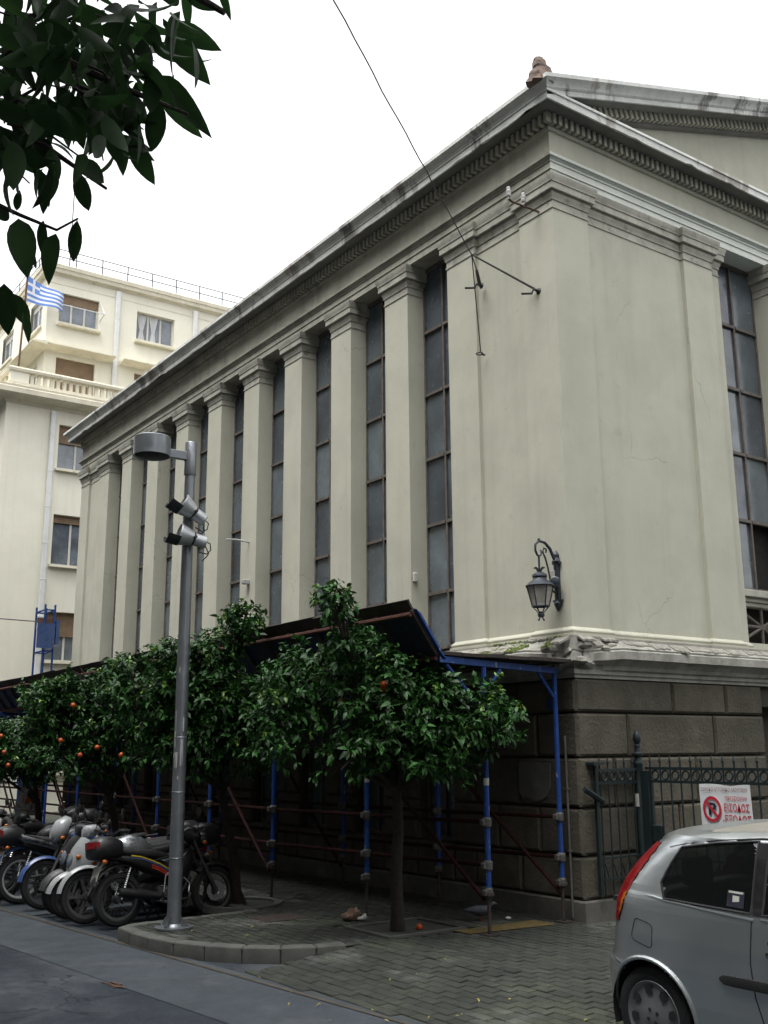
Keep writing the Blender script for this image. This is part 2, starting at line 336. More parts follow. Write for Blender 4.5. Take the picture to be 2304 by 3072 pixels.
# pavers
def inside(x, y):
    if y < .47: return x > xg(y)+.06
    if y > 2.95: return -2.38 < x < -.06
    k = None
    for (x0, y0), (x1, y1) in zip(kerbpath[:9], kerbpath[1:9]):
        if y0 <= y < y1: k = x0+(x1-x0)*(y-y0)/(y1-y0)
    if y >= 2.72: k = -4.0
    return k is not None and k+.1 < x < -.06
PIT = (-2.2, -1.3, .5, 1.24)
pit2 = (-2.28, 3.49, .42)
pv = []
iy = 0
px_, py_ = .1, .2
for ix in range(-42, 8):
    x = ix*px_+.05
    for iy in range(-28, 38):
        y = iy*py_+(py_/2 if ix % 2 else 0)
        if y > 5.6 or y < -5.4 or x > (.6 if y < -.3 else -.06): continue
        if not inside(x, y) or not inside(x-.03, y-.06) or not inside(x-.03, y+.06): continue
        if PIT[0]-.08 < x < PIT[1]+.08 and PIT[2]-.12 < y < PIT[3]+.12: continue
        if hypot(x-pit2[0], y-pit2[1]) < pit2[2]+.1: continue
        if .2 < y < .5 and -1.4 < x < -.3 and False: continue
        q = pxy((x, y, hz(x, y)))
        vis = 0 < q[0] < 2304 and 0 < q[1] < 3100 and not (q[0] > 1850 and q[1] > 2560)
        pv.append((0 if vis else 1, q[2], x, y))
pv.sort()
pm = []
for k in range(6):
    b = MB(); r2 = random.Random(k)
    b.box(-px_/2+.0025, px_/2-.0025-r2.random()*.002, -py_/2+.0025, py_/2-.0025-r2.random()*.003, -.05, 0)
    pm.append(b.mesh('paver', m['paver'], bevel=.005))
rest = MB()
def slope(x, y): return atan2(hz(x+.05, y)-hz(x-.05, y), .1)
for i, (vis, d, x, y) in enumerate(pv):
    z = hz(x, y)+rg.uniform(-.003, .003)-.008*max(0, mnoise.noise((x*1.1, y*1.1, 3)))
    if i < 298: inst('paver', rg.choice(pm), pavement, (x, y, z), (rg.uniform(-.012, .012), -slope(x, y)+rg.uniform(-.012, .012), rg.uniform(-.012, .012)))
    else:
        i0 = len(rest.v); w, l = px_/2-.003, py_/2-.003
        t = -slope(x, y)+rg.uniform(-.01, .01); a = rest.pts([(-w, -l, -.02), (w, -l, -.02), (w, l, -.02), (-w, l, -.02), (-w+.005, -l+.005, 0), (w-.005, -l+.005, 0), (w-.005, l-.005, 0), (-w+.005, l-.005, 0)])
        for qd in ((4, 5, 6, 7), (0, 1, 5, 4), (1, 2, 6, 5), (2, 3, 7, 6), (3, 0, 4, 7)): rest.f.append([a[k] for k in qd])
        rest.xf(Matrix.Translation((x, y, z)) @ Matrix.Rotation(t, 4, 'Y') @ Matrix.Rotation(rg.uniform(-.012, .012), 4, 'Z'), i0)
rest.build('paver', 'paver', pavement, kind='stuff')
# kerb stones
kb = MB(); kb.face((-4.1, 2.3, -.125), (-4.0, 2.3, -.125), (-4.0, 2.4, -.125)); kerb = struct(kb.build('kerb', 'kerb'))
def off(path, i, d):
    p = V((*path[i], 0)); t = (V((*path[min(i+1, len(path)-1)], 0))-V((*path[max(i-1, 0)], 0))).normalized()
    return p+V((t.y, -t.x, 0))*d
for i in range(len(kerbpath)-1):
    a0, b0, a1, b1 = off(kerbpath, i, 0), off(kerbpath, i+1, 0), off(kerbpath, i, .16), off(kerbpath, i+1, .16)
    g_ = (b0-a0).normalized()*.0015
    a0, a1, b0, b1 = a0+g_, a1+g_, b0-g_, b1-g_
    st = MB(); zt = .004+rg.uniform(-.003, .003)
    st.loft([[(*a0.xy, -.2), (*a1.xy, -.2), (*a1.xy, zt), (*a0.xy, zt)], [(*b0.xy, -.2), (*b1.xy, -.2), (*b1.xy, zt), (*b0.xy, zt)]])
    st.build('kerb_stone', 'kerb', kerb, bevel=.02, smooth=True, bseg=3)
# tree pits
tp = MB(); x0, x1, y0, y1 = PIT
for i in range(8):
    for j in range(8):
        tp.face(*[(x0+(x1-x0)*a/8, y0+(y1-y0)*b/8, -.035+.03*mnoise.noise((a*.8, b*.8, 1))) for a, b in ((i, j), (i+1, j), (i+1, j+1), (i, j+1))])
struct(tp.build('tree_pit_soil', 'soil', smooth=True))
fr = MB(); e = .045
fr.box(x0-e, x0-.002, y0-e, y1+e, -.1, .012); fr.box(x1+.002, x1+e, y0-e, y1+e, -.1, .012); fr.box(x0, x1, y0-e, y0-.002, -.1, .012); fr.box(x0, x1, y1+.002, y1+e, -.1, .012)
struct(fr.build('tree_pit_frame', 'kerb', bevel=.004))
t2 = MB(); t2.lathe([(.001, -.02), (.2, -.025), (.41, -.03)], (pit2[0], pit2[1], 0), 20); struct(t2.build('tree_pit_soil', 'soil', smooth=True))
t3 = MB(); t3.lathe([(.41, -.06), (.41, .015), (.5, .015), (.5, -.06)], (pit2[0], pit2[1], 0), 24); struct(t3.build('tree_pit_frame', 'kerb', smooth=True))
yp = MB()
for i in range(10):
    ya, yb = .03, .40
    xa, xb = -1.5+i*.11, -1.5+(i+1)*.11
    yp.face((xa, ya+.1*(1-i/10), .0065), (xb, ya+.1*(1-(i+1)/10), .0065), (xb, yb-.02, .0065), (xa, yb-.02, .0065))
struct(yp.build('yellow_marking', 'yellow_paint'))
mh = MB(); mh.box(-2.75, -2.2, 2.02, 2.45, -.01, .006); struct(mh.build('drain_cover', 'jack', bevel=.003))

# ------------------------------------------------------------------ museum building
ML, MW = 17.0, 13.0
mus = thing('museum_building', 'grey stuccoed neoclassical building with tall pilasters, dentil cornice and rough stone base', 'building', (0, 0, 0))
def wrap(o, z, x1=MW, back=4.0):       # front right -> corner -> long side -> far end
    return [(x1, -o, z), (-o, -o, z), (-o, ML+o, z), (back, ML+o, z)]
PANE_Z = [3.14, 3.89, 4.857, 5.824, 6.791, 7.758, 8.72]
w = MB(); w.box(.40, MW-.4, .40, ML-.3, 2.6, 9.4); w.build('inner_wall', 'dark_backing', mus)  # wall behind the panes, coloured near black in place of room shade
FRX = 6.75
# solid piers: panel wall plus pilasters
def pier(x0, x1, y0, y1, mat='stucco', name='pilaster', capm='cap', cap=True):
    o = MB().rect(x0, x1, y0, y1, [(.05, 3.02), (.05, 3.055), (.03, 3.06), (.04, 3.085), (.035, 3.10), (.0, 3.135), (0, 8.335)], cap=False).build(name, mat, mus, smooth=25)
    if cap:
        MB().rect(x0, x1, y0, y1, [(0, 8.335), (.012, 8.34), (.012, 8.362), (.003, 8.366), (.003, 8.446), (.016, 8.45), (.022, 8.49), (.034, 8.515), (.034, 8.55), (.026, 8.555), (.026, 8.562), (.072, 8.565), (.074, 8.652), (.085, 8.655), (.088, 8.69), (.10, 8.715), (.104, 8.755)], cap=False).build('capital', capm, o, smooth=25)
    return o
pier(.055, 3.0, .055, 2.06, name='wall_panel')
pier(0, .62, 0, .60)
pier(0, .5, 1.50, 2.095)
pier(2.48, 3.09, 0, .5)
pier(2.9, 3.345, .09, .5)
NP = 8
py0 = [3.03+1.516*k for k in range(NP)]
for y in py0: pier(0, .36, y, y+.575)
pier(.055, .5, 15.1, 16.9, name='wall_panel'); pier(0, .5, 15.08, 15.72); pier(0, .6, 16.45, 17.0)
w = MB().box(.5, MW, 16.5, 16.95, 2.6, 9.4).build('end_wall', 'stucco', mus)
fpx = [4.43, 6.15]
for x in fpx: pier(x, x+.6, 0, .36)
pier(7.9, MW, 0, .5, name='wall_panel')
# windows
bays = [(2.095, 3.03)]+[(py0[i]+.575, py0[i+1]) for i in range(NP-1)]+[(py0[-1]+.575, 15.08)]
def window(name, P, wd, zs, mull, openp=()):
    """P(u, d, z) -> world; u across, d depth behind the face"""
    f = MB()
    def bar(u0, u1, z0, z1, d0=.285, d1=.33):
        a = [P(u0, d0, z0), P(u1, d0, z0), P(u1, d0, z1), P(u0, d0, z1)]; b = [P(u0, d1, z0), P(u1, d1, z0), P(u1, d1, z1), P(u0, d1, z1)]
        f.loft([a, b])
    t = .022
    bar(0, .03, zs[0], zs[-1]); bar(wd-.03, wd, zs[0], zs[-1]); bar(mull-.018, mull+.018, zs[0], zs[-1], .275, .329)
    for z in zs: bar(.03, mull-.018, z-t, z+t, .262, .328); bar(mull+.018, wd-.03, z-t, z+t, .262, .328)
    win = f.build(name, 'iron', mus)
    for k, (z0, z1) in enumerate(zip(zs, zs[1:])):
        for c, (u0, u1) in enumerate(((.03, mull-.018), (mull+.018, wd-.03))):
            if (k, c) in openp: continue
            p = MB(); e = .013*rg.uniform(-1, 1); e2 = .010*rg.uniform(-1, 1)
            ch = .045   # putty-rounded corners
            poly = [(u0+ch, z0+t), (u1-ch, z0+t), (u1, z0+t+ch), (u1, z1-t-ch), (u1-ch, z1-t), (u0+ch, z1-t), (u0, z1-t-ch), (u0, z0+t+ch)]
            def D(u, z): return .304+e*(u-(u0+u1)/2)/(u1-u0)+e2*(z-(z0+z1)/2)/(z1-z0)
            p.prism(poly, lambda u, z: P(u, D(u, z), z), lambda u, z: P(u, D(u, z)+.006, z))
            p.build('pane', 'pane', win)
            for (cu, cz, su, sz) in ((u0, z0+t, 1, 1), (u1, z0+t, -1, 1), (u1, z1-t, -1, -1), (u0, z1-t, 1, -1)):
                f2 = None
    return win
for (a, b) in bays:
    window('window', lambda u, d, z, b=b: V((d, b-u, z)), b-a, PANE_Z, (b-a)*.5)
fb = [(3.345, 4.43), (5.03, 6.15)]
for i, (a, b) in enumerate(fb):
    window('window', lambda u, d, z, a=a: V((a+u, d, z)), b-a, PANE_Z[1:], (b-a)*.5, {(0, 1)} if i == 0 else ())
    s = MB().box(a, b, .17, .345, 3.70, 3.76); s.box(a, b, .12, .345, 3.763, 3.86); s.box(a, b, .20, .345, 3.64, 3.697); s.build('window_sill', 'cap', mus, bevel=.008)
    lt = MB(); xm, zm = (a+b)/2, 3.38
    for (ua, za, ub, zb) in ((a, 3.62, b, 3.14), (a, 3.14, b, 3.62), (a, zm, b, zm), (xm, 3.14, xm, 3.62)):
        lt.tube([(ua, .25+.004*(ua == xm), za), (ub, .25, zb)], .022, 6)
    lt.build('sill_grille', 'iron', mus)
    MB().box(a, b, .20, .35, 3.03, 3.15).build('sill_block', 'stucco', mus)
# entablature
arch = [(-.36, 8.757), (.02, 8.757), (.02, 8.855), (.035, 8.858), (.035, 8.945), (.048, 8.948), (.05, 8.975), (.062, 8.985), (.07, 9.0), (.095, 9.003), (.10, 9.035)]
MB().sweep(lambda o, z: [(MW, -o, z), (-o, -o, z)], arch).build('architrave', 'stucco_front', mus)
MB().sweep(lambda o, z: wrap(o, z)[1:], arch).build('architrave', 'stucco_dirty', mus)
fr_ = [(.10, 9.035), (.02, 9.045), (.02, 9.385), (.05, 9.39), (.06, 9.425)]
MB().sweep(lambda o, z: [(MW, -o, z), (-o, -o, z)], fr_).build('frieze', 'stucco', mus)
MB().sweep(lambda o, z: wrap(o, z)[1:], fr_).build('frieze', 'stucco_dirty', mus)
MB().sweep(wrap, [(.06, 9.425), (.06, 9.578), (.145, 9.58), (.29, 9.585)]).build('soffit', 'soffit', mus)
def rag(o, z, amp):  # slightly uneven lip
    P = wrap(o, z); out = []
    for a, b, l in zip(P, P[1:], (13, 17, 4)):
        n = int(l/.12)
        for k in range(n): 
            p = V(a).lerp(V(b), k/n); q = mnoise.noise(p*2.1)+.6*mnoise.noise(p*9)
            out.append((p.x, p.y, p.z+amp*max(0, q-.15)*2))
    out.append(P[-1]); return out
MB().sweep(lambda o, z: rag(o, z, .035 if z < 9.6 else 0), [(.29, 9.585), (.30, 9.572), (.325, 9.572), (.325, 9.665), (.34, 9.67), (.34, 9.69)]).build('corona', 'cornice', mus, smooth=20)
MB().sweep(lambda o, z: [(-o, -o if o > 0 else .1, z), (-o, ML+o, z), (4, ML+o, z)], [(.34, 9.69), (.35, 9.70), (.36, 9.73), (.39, 9.762), (.42, 9.778), (.42, 9.83), (.40, 9.835), (-1, 10.2)]).build('gutter_moulding', 'cornice', mus, smooth=20)
# horizontal cornice cap of the front
MB().sweep(lambda o, z: [(MW, -o, z), (-.34, -o, z)], [(.34, 9.69), (.335, 9.71), (.29, 9.735), (.28, 9.765), (.05, 9.80)]).build('cornice_cap', 'cornice', mus, smooth=20)
# pediment
SL = .3095; xa = 6.5
def zr(x): return SL*(xa-abs(x-xa))
def zrx(x): return SL*x
ped = MB()
ped.prism([(0, 9.6), (MW, 9.6), (MW, 9.7), (xa, 9.68+zr(xa)), (0, 9.7)], lambda x, z: (x, .03, z), lambda x, z: (x, .4, z)); ped.build('tympanum', 'stucco', mus)
def rake(prof, mat, name):
    MB().sweep(lambda o, z: [(-o if o > .03 else -.03, -o, z+zrx(-o if o > .03 else -.03)), (xa, -o, z+zr(xa)), (MW+o, -o, z+zr(MW+o))], prof).build(name, mat, mus, smooth=20)
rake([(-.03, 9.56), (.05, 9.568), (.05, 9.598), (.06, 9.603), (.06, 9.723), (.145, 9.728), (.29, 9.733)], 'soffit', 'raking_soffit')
rake([(.29, 9.733), (.30, 9.72), (.325, 9.72), (.325, 9.783), (.34, 9.795), (.35, 9.808), (.36, 9.841), (.39, 9.882), (.42, 9.908), (.42, 9.96), (.40, 9.962), (-.4, 9.964)], 'cornice', 'raking_cornice')
rf = MB()
for (xa_, xb_) in ((-.42, xa), (xa, MW+.42)):
    rf.face((xa_, -.4, 10.04+zr(xa_)), (xb_, -.4, 10.04+zr(xb_)), (xb_, ML+.3, 10.04+zr(xb_)), (xa_, ML+.3, 10.04+zr(xa_)))
for o in (-.42,): rf.face((o, -.36, 9.80), (o, ML+.3, 9.80), (o, ML+.3, 10.04+zr(o)), (o, -.36, 10.04+zr(o)))
rf2 = MB().face((-.40, .2, 9.80), (-.40, ML+.4, 9.80), (xa, ML+.4, 9.8+zr(xa)-.1), (xa, .2, 9.8+zr(xa)-.1)).face((xa, .2, 9.8+zr(xa)-.1), (xa, ML+.4, 9.8+zr(xa)-.1), (MW, ML+.4, 9.8), (MW, .2, 9.8))
rf2.build('roof', 'rusty', mus)
# dentils (long side, front, raking)
db = MB().box(-.026, .026, -.04, .045, 0, .135).mesh('dentil', m['stucco_dirty'])
nd = 0
for i in range(168):
    y = -.09+i*.1015
    if y < ML+.1: inst('dentil', db, mus, (-.1, y, 9.435), (0, 0, pi/2)); nd += 1
for i in range(66): inst('dentil', db, mus, (-.02+i*.1015, -.1, 9.435)); nd += 1
dr = MB(); dr.box(-.028, .028, -.04, .045, 0, .115); dm_ = dr.mesh('dentil', m['stucco_dirty'])
for i in range(58):
    x = .55+i*.1015
    if x < xa: inst('dentil', dm_, mus, (x, -.1, 9.604+zr(x)), (0, -math.atan(SL), 0)); nd += 1
# broken acroterion on the corner
ac = MB(); rg2 = random.Random(5)
prof = [(-.03, .19, .15, -.03), (-.025, .185, .145, .05), (-.02, .165, .13, .12), (-.015, .135, .115, .19), (-.01, .12, .11, .22), (-.05, .085, .10, .25), (-.055, .08, .09, .32), (-.06, .06, .07, .36), (-.085, .03, .04, .39), (-.09, .008, .01, .40)]
loops = []
for (dx, a, b, z) in prof:
    loops.append([(-.30+dx+a*cos(t)*(1+.4*mnoise.noise((cos(t)*2.5, sin(t)*2.5, z*9))), -.24+b*sin(t)*(1+.22*mnoise.noise((cos(t)*2.5+5, sin(t)*2.5, z*9))), 9.80+z*.86+.03*mnoise.noise((cos(t)*3, sin(t)*3, z*4))) for t in [2*pi*k/16 for k in range(16)]])
ac.loft(loops).build('acroterion', 'rust_stone', mus, smooth=20)
# base cornice (ledge)
led = [(.03, 2.56), (.03, 2.60), (.055, 2.605), (.055, 2.645), (.09, 2.66), (.11, 2.70), (.16, 2.745), (.20, 2.77), (.23, 2.775), (.23, 2.865), (.21, 2.88), (.215, 2.90), (.06, 3.0), (.06, 3.03), (-.3, 3.03)]
def brk(o, z):
    out = []
    P = wrap(o, z)
    for a, b, l in zip(P, P[1:], (13, 17, 4)):
        n = int(l/.07)
        for k in range(n):
            p = V(a).lerp(V(b), k/n); d = hypot(p.x, p.y)
            e = max(0, 1-d/.62) if o > .07 else 0
            q = (.5+.5*mnoise.noise((p.x*9, p.y*9, z*11)))*e
            e2 = max(0, mnoise.noise((p.x*5, p.y*5, z*3))-.25)*.05 if o > .12 else 0
            e = min(1, e*1.5); k_ = o*(.30*e+1.0*q)+e2*1.6; k_ = min(k_, o*.9)
            out.append((p.x+k_*(1 if p.x < .02 else 0), p.y+k_*(1 if p.y < .02 else 0), p.z-.05*e*e*(o > .15)+.09*(q-.3)*e))
    out.append(P[-1]); return out
MB().sweep(brk, led).build('base_cornice', 'ledge', mus, smooth=12)
for i in range(11):
    a = rg2.uniform(0, .5); sx = rg2.random() < .5
    p = (-.10+rg2.uniform(-.04, .03), a, 2.80+rg2.uniform(-.13, .14)) if sx else (a, -.10+rg2.uniform(-.04, .03), 2.80+rg2.uniform(-.13, .14))
    b = MB(); b.sphere((0, 0, 0), rg2.uniform(.045, .085), 5, 3, (1.5 if not sx else .7, 1.5 if sx else .7, .55))
    for k, q in enumerate(b.v): b.v[k] = q*(1+.45*mnoise.noise(q*30+V((i*7, 0, 0))))
    b.xf(Matrix.Translation(p) @ Matrix.Rotation(rg2.uniform(-.5, .5), 4, 'X')); b.build('broken_piece', 'broken', mus, bevel=.004)
for i in range(26):
    fr = i >= 10; u = (.05+(i-10)*.36 if fr else .02+i*.23)+rg2.uniform(-.05, .05); ln2 = rg2.uniform(.2, .42); dp = rg2.uniform(.10, .17); o1 = rg2.uniform(.15, .235) if u > .5 else rg2.uniform(.06, .2)
    n = 7; zt = 2.905 if u > .5 else 2.93; tl = rg2.uniform(-.03, .03)
    pl = [(u+ln2*k/n, o1+rg2.uniform(-.02, .012)) for k in range(n+1)]+[(u+ln2, o1-dp), (u, o1-dp)]
    b = MB()
    def Q(uu, oo, top): 
        z = zt+(.215-oo)*.55+tl*(uu-u)+(.016 if top else -.006); return (uu, -oo, z) if fr else (-oo, uu, z)
    b.prism(pl, lambda x, y: Q(x, y, 0), lambda x, y: Q(x, y, 1)); b.build('ledge_slab', 'broken', mus)
mo = MB()
for i in range(520):
    y = min(1.7, abs(rg2.gauss(.75, .42))+.12); t = rg2.random()
    if mnoise.noise((y*3, t, 0)) < -.15: continue
    s = rg2.uniform(.008, .02); i0 = len(mo.v)
    o = .215-.155*t if t < .8 else .055; z = 2.90+.10*t if t < .8 else 3.0+.03*rg2.random()
    mo.lathe([(s, 0), (s*.7, s*.7), (.001, s*.9)], (-o, y, z), 5)
mo.build('moss', 'moss', mus, kind='stuff')
# rusticated base
cz = [.205, .655, 1.156, 1.694, 2.182, 2.56]
bw = MB()
gw = [(a+.09, b-.09) for a, b in bays]
MB().box(.32, MW, .32, ML-.4, 0, 2.56).build('base_core', 'dark_backing', mus)
def blk(P, u0, u1, z0, z1, name='stone_block'):
    b = MB(); e = rg2.uniform(-.006, .006); gp_ = .011
    n = 3; rows = 2
    u0 += gp_; u1 -= gp_; z0 += gp_; z1 -= gp_
    b.loft([[P(u0, .05, z0), P(u1, .05, z0), P(u1, .05, z1), P(u0, .05, z1)],
            [P(u0, -.005+e, z0), P(u1, -.005+e, z0), P(u1, -.005+e, z1), P(u0, -.005+e, z1)],
            [P(u0+.025, -.032+e, z0+.025), P(u1-.025, -.032+e, z0+.025), P(u1-.025, -.032+e, z1-.025), P(u0+.025, -.032+e, z1-.025)]])
    b.build(name, 'stone', mus, smooth=15)
LP = lambda u, d, z: V((d, u, z)); FP = lambda u, d, z: V((u, d, z))
# backing walls with openings for the long side
bk = MB()
edges = [.03]+[e for q in gw for e in q]+[ML]
for i in range(0, len(edges), 2): bk.box(.045, .4, edges[i], edges[i+1], 0, 2.56)
for (a, b) in gw: bk.box(.045, .4, a, b, 0, .655); bk.box(.045, .4, a, b, 2.182, 2.56)
bk.box(.045, 3.35, .045, .4, 0, 2.56); bk.box(3.35, 4.6, .3, .5, 0, 2.56); bk.box(4.6, MW, .045, .4, 0, 2.56); bk.box(3.35, 4.6, .045, .4, 2.3, 2.56)
bk.build('base_wall', 'joint', mus)
for c in range(5):
    z0, z1 = cz[c], cz[c+1]
    us = [-.03, .62 if c % 2 else .95, 1.32 if c % 2 else 1.75]
    us = [u for u in us if u < 1.8]+[gw[0][0]]
    if c in (0, 4): us += [(gw[0][0]+gw[0][1])/2, gw[0][1]]
    segs = [(a, b) for a, b in zip(us, us[1:])]
    for i, (a, b) in enumerate(gw):
        nx_ = gw[i+1][0] if i+1 < len(gw) else ML
        mid = b+(nx_-b)*(.5 if nx_-b < 1 else .4)
        if nx_-b < 1: segs += [(b, nx_)] if c % 2 else [(b, mid), (mid, nx_)]
        else: segs += [(b, mid), (mid, nx_)]
        if c in (0, 4) and i > 0: segs.append((a, b))
    for a, b in segs:
        if b-a > .05: blk(LP, a, b, z0, z1)
    fs = {0: [-.03, 1.1, 2.4, 3.35], 1: [-.03, 1.6, 2.9, 3.35], 2: [-.03, .53, 1.95, 3.35], 3: [-.03, .793, 2.342, 3.35], 4: [-.03, 1.594, 2.6, 3.35]}[c]
    for a, b in zip(fs, fs[1:]): blk(FP, a, b, z0, z1)
    for a, b in ((4.6, 5.9), (5.9, 7.3), (7.3, 8.6)): blk(FP, a, b, z0, z1)
MB().sweep(lambda o, z: wrap(o, z), [(.05, -.1), (.05, .185), (.035, .203), (-.1, .203)]).build('plinth', 'plinth', mus)
for (a, b) in gw:
    f = MB(); f.box(.15, .19, a, a+.05, .655, 2.182); f.box(.15, .19, b-.05, b, .655, 2.182); f.box(.15, .19, a+.05, b-.05, 2.13, 2.182); f.box(.15, .19, a+.05, b-.05, .655, .705); f.box(.155, .185, (a+b)/2-.02, (a+b)/2+.02, .705, 2.13)
    f = f.build('basement_window', 'iron', mus); MB().box(.20, .21, a, b, .655, 2.182).build('pane', 'pane', f)
MB().box(-.036, -.030, .30, .42, 2.22, 2.34).build('number_plate', 'blue', mus)
cdt = MB().tube([(-.055, .14, .02), (-.055, .14, 1.93)], .013, 8)
for z in (.7, 1.35): cdt.box(-.07, -.03, .12, .16, z, z+.02)
cdt.build('conduit', 'plinth', mus)
pp = [(.40, 1.63), (.42, 1.36), (.47, 1.27), (.56, 1.22), (.66, 1.205), (.80, 1.25), (.86, 1.22), (.93, 1.30), (.93, 1.64)]
MB().prism(pp, lambda y, z: (-.030, y, z), lambda y, z: (-.046+.004*mnoise.noise((y*9, z*9, 0)), y, z)).build('plaster_patch', 'plinth', mus, bevel=.004)
# fittings on the facade
SEN = (7.82, 4.69); BRK = (7.83, 5.41)
sb = MB().box(-.12, -.0, SEN[0]-.05, SEN[0]+.05, SEN[1]-.04, SEN[1]+.04).build('facade_sensor', 'alum', mus, bevel=.01)
MB().box(.02, .09, 2.985, 3.028, 4.05, 4.18).build('junction_box', 'paper', mus, bevel=.01)
pt = MB().tube([(-.0, BRK[0], BRK[1]), (-.2, BRK[0]+.05, BRK[1]+.03), (-.42, BRK[0]+.08, BRK[1]+.02)], .016, 6); pt.build('facade_bracket', 'alum', mus)
# ------------------------------------------------------------------ cream apartment building beyond the museum
cr = thing('apartment_building', 'tall cream apartment building with a balustraded terrace and roof railing, beyond the museum', 'building', (0.03, 25, 0))
def opening_wall(x0, x1, z0, z1, y, ops, th=.3):
    """front wall (faces -Y) with rectangular openings"""
    b = MB(); xs = sorted({x0, x1, *[q for o in ops for q in o[:2]]}); zs = sorted({z0, z1, *[q for o in ops for q in o[2:]]})
    for a, c in zip(xs, xs[1:]):
        for d, e in zip(zs, zs[1:]):
            if any(o[0] <= (a+c)/2 <= o[1] and o[2] <= (d+e)/2 <= o[3] for o in ops): continue
            b.face((a, y, d), (c, y, d), (c, y, e), (a, y, e))
    for o in ops:
        b.face((o[0], y, o[2]), (o[0], y+th, o[2]), (o[0], y+th, o[3]), (o[0], y, o[3])); b.face((o[1], y, o[2]), (o[1], y+th, o[2]), (o[1], y+th, o[3]), (o[1], y, o[3]))
        b.face((o[0], y, o[3]), (o[1], y, o[3]), (o[1], y+th, o[3]), (o[0], y+th, o[3])); b.face((o[0], y, o[2]), (o[1], y, o[2]), (o[1], y+th, o[2]), (o[0], y+th, o[2]))
    return b
def sash(o, y, n=3, sh=0, curtain=0, box=.0, open_=False):
    """timber window in opening o at depth y, sh = height of lowered shutter"""
    x0, x1, z0, z1 = o; b = MB(); t = .05; zt = z1-box
    b.box(x0, x0+t, y, y+.06, z0, zt); b.box(x1-t, x1, y, y+.06, z0, zt); b.box(x0+t, x1-t, y, y+.06, z0, z0+t); b.box(x0+t, x1-t, y, y+.06, zt-t, zt)
    for k in range(1, n): xm = x0+(x1-x0)*k/n; b.box(xm-.035, xm+.035, y-.003, y+.057, z0+t, zt-t)
    f = b.build('window', 'white_frame', cr)
    for k in range(n):
        a, c = x0+(x1-x0)*k/n+.036, x0+(x1-x0)*(k+1)/n-.036
        MB().box(a+.01, c-.01, y+.025, y+.035, z0+t, zt-t).build('pane', 'house_glass', f)
    MB().box(x0-.07, x1+.07, y-.36, y-.0, z0-.09, z0-.004).build('sill', 'cream_trim', f)
    if box or sh:
        zb = zt-sh; q = MB(); nsl = max(2, int((z1-zb)/.055))
        for k in range(nsl):
            za, zc = zb+(z1-zb)*k/nsl, zb+(z1-zb)*(k+1)/nsl
            q.box(x0+.01, x1-.01, y-.05, y-.032, za+.006, zc)
        q.build('roller_shutter', 'shutter', f)
    if curtain:
        for (a, c) in ((x0+.06, x0+.06+(x1-x0)*.26), (x0+(x1-x0)*.36, x0+(x1-x0)*.60)):
            q = MB(); zs = [z0+t, z0+(zt-z0)*.4, zt-t]; 
            L = []
            for z, wd in ((zt-t, 1), (z0+(zt-z0)*.42, .35), (z0+t, .75)):
                L.append([(a+(c-a)*(.5+(k/10-.5)*wd), y+.015-.012*(k % 2), z) for k in range(11)])
            q.loft(L, cap=False, close=False); q.build('curtain', 'curtain', f)
    return f
LOW = [(1.80, 3.10, 10.97, 12.5), (1.80, 3.10, 7.75, 9.43), (1.80, 3.10, 4.65, 6.22), (4.6, 5.9, 10.97, 12.5), (4.6, 5.9, 7.75, 9.43), (4.6, 5.9, 4.65, 6.22), (1.8, 3.0, 1.2, 2.9), (4.6, 5.9, 1.2, 2.9)]
b = opening_wall(.03, 14, 0, 13.1, 25, LOW); b.face((.03, 25, 0), (.03, 45, 0), (.03, 45, 13.1), (.03, 25, 13.1)); b.build('wall', 'cream', cr)
for i, o in enumerate(LOW):
    sash(o, 25.2, 2, sh=(.45 if i in (0,) else .62 if i == 2 else .1), box=.16)
    MB().box(o[0]-.02, o[1]+.02, 25.32, 25.36, o[2]-.02, o[3]+.02).build('interior', 'dark_backing', cr)  # near-black panel painted to pass for an unlit room
for z in (.9, 1.35, 1.8, 2.25, 2.7, 3.15): MB().box(.012, 14, 24.985, 25.0, z, z+.012).build('groove', 'joint', cr)
# terrace slab, balustrade
MB().sweep(lambda o, z: [(14, 25-o, z), (.03-o, 25-o, z), (.03-o, 45, z)], [(0, 12.95), (.06, 13.0), (.12, 13.06), (.5, 13.10), (.62, 13.14), (.64, 13.30), (.60, 13.33), (.62, 13.40), (-1, 13.42)]).build('terrace_slab', 'cream_trim', cr)
MB().sweep(lambda o, z: [(14, 24.5-o, z), (-.05-o, 24.5-o, z), (-.05-o, 45, z)], [(0, 13.40), (.06, 13.42), (.06, 13.52), (0, 13.54), (-.2, 13.54), (-.2, 13.40)]).build('balustrade_base', 'cream_trim', cr)
MB().sweep(lambda o, z: [(14, 24.5-o, z), (-.05-o, 24.5-o, z), (-.05-o, 45, z)], [(-.2, 13.88), (0, 13.88), (.05, 13.90), (.07, 13.98), (.05, 14.03), (-.22, 14.05), (-.22, 13.88)]).build('balustrade_rail', 'cream_trim', cr)
bme = MB().box(-.055, .055, -.06, .06, 13.54, 13.88).mesh('baluster', m['cream_trim'], bevel=.012)
MB().box(-.05, .56, 24.5, 24.68, 13.54, 13.88).build('balustrade_pier', 'cream', cr)
for i in range(24):
    x = .68+i*.215
    inst('baluster', bme, cr, (x, 24.6, 0))
for i in range(10): inst('baluster', bme, cr, (.03, 25.2+i*.25, 0))
UP = [(1.83, 3.26, 16.50, 17.66), (4.69, 6.17, 16.50, 17.66), (1.84, 3.22, 13.5, 15.25), (4.69, 6.1, 13.5, 15.25), (7.6, 9.0, 16.5, 17.66)]
b = opening_wall(1.42, 14, 13.4, 18.3, 26, UP)
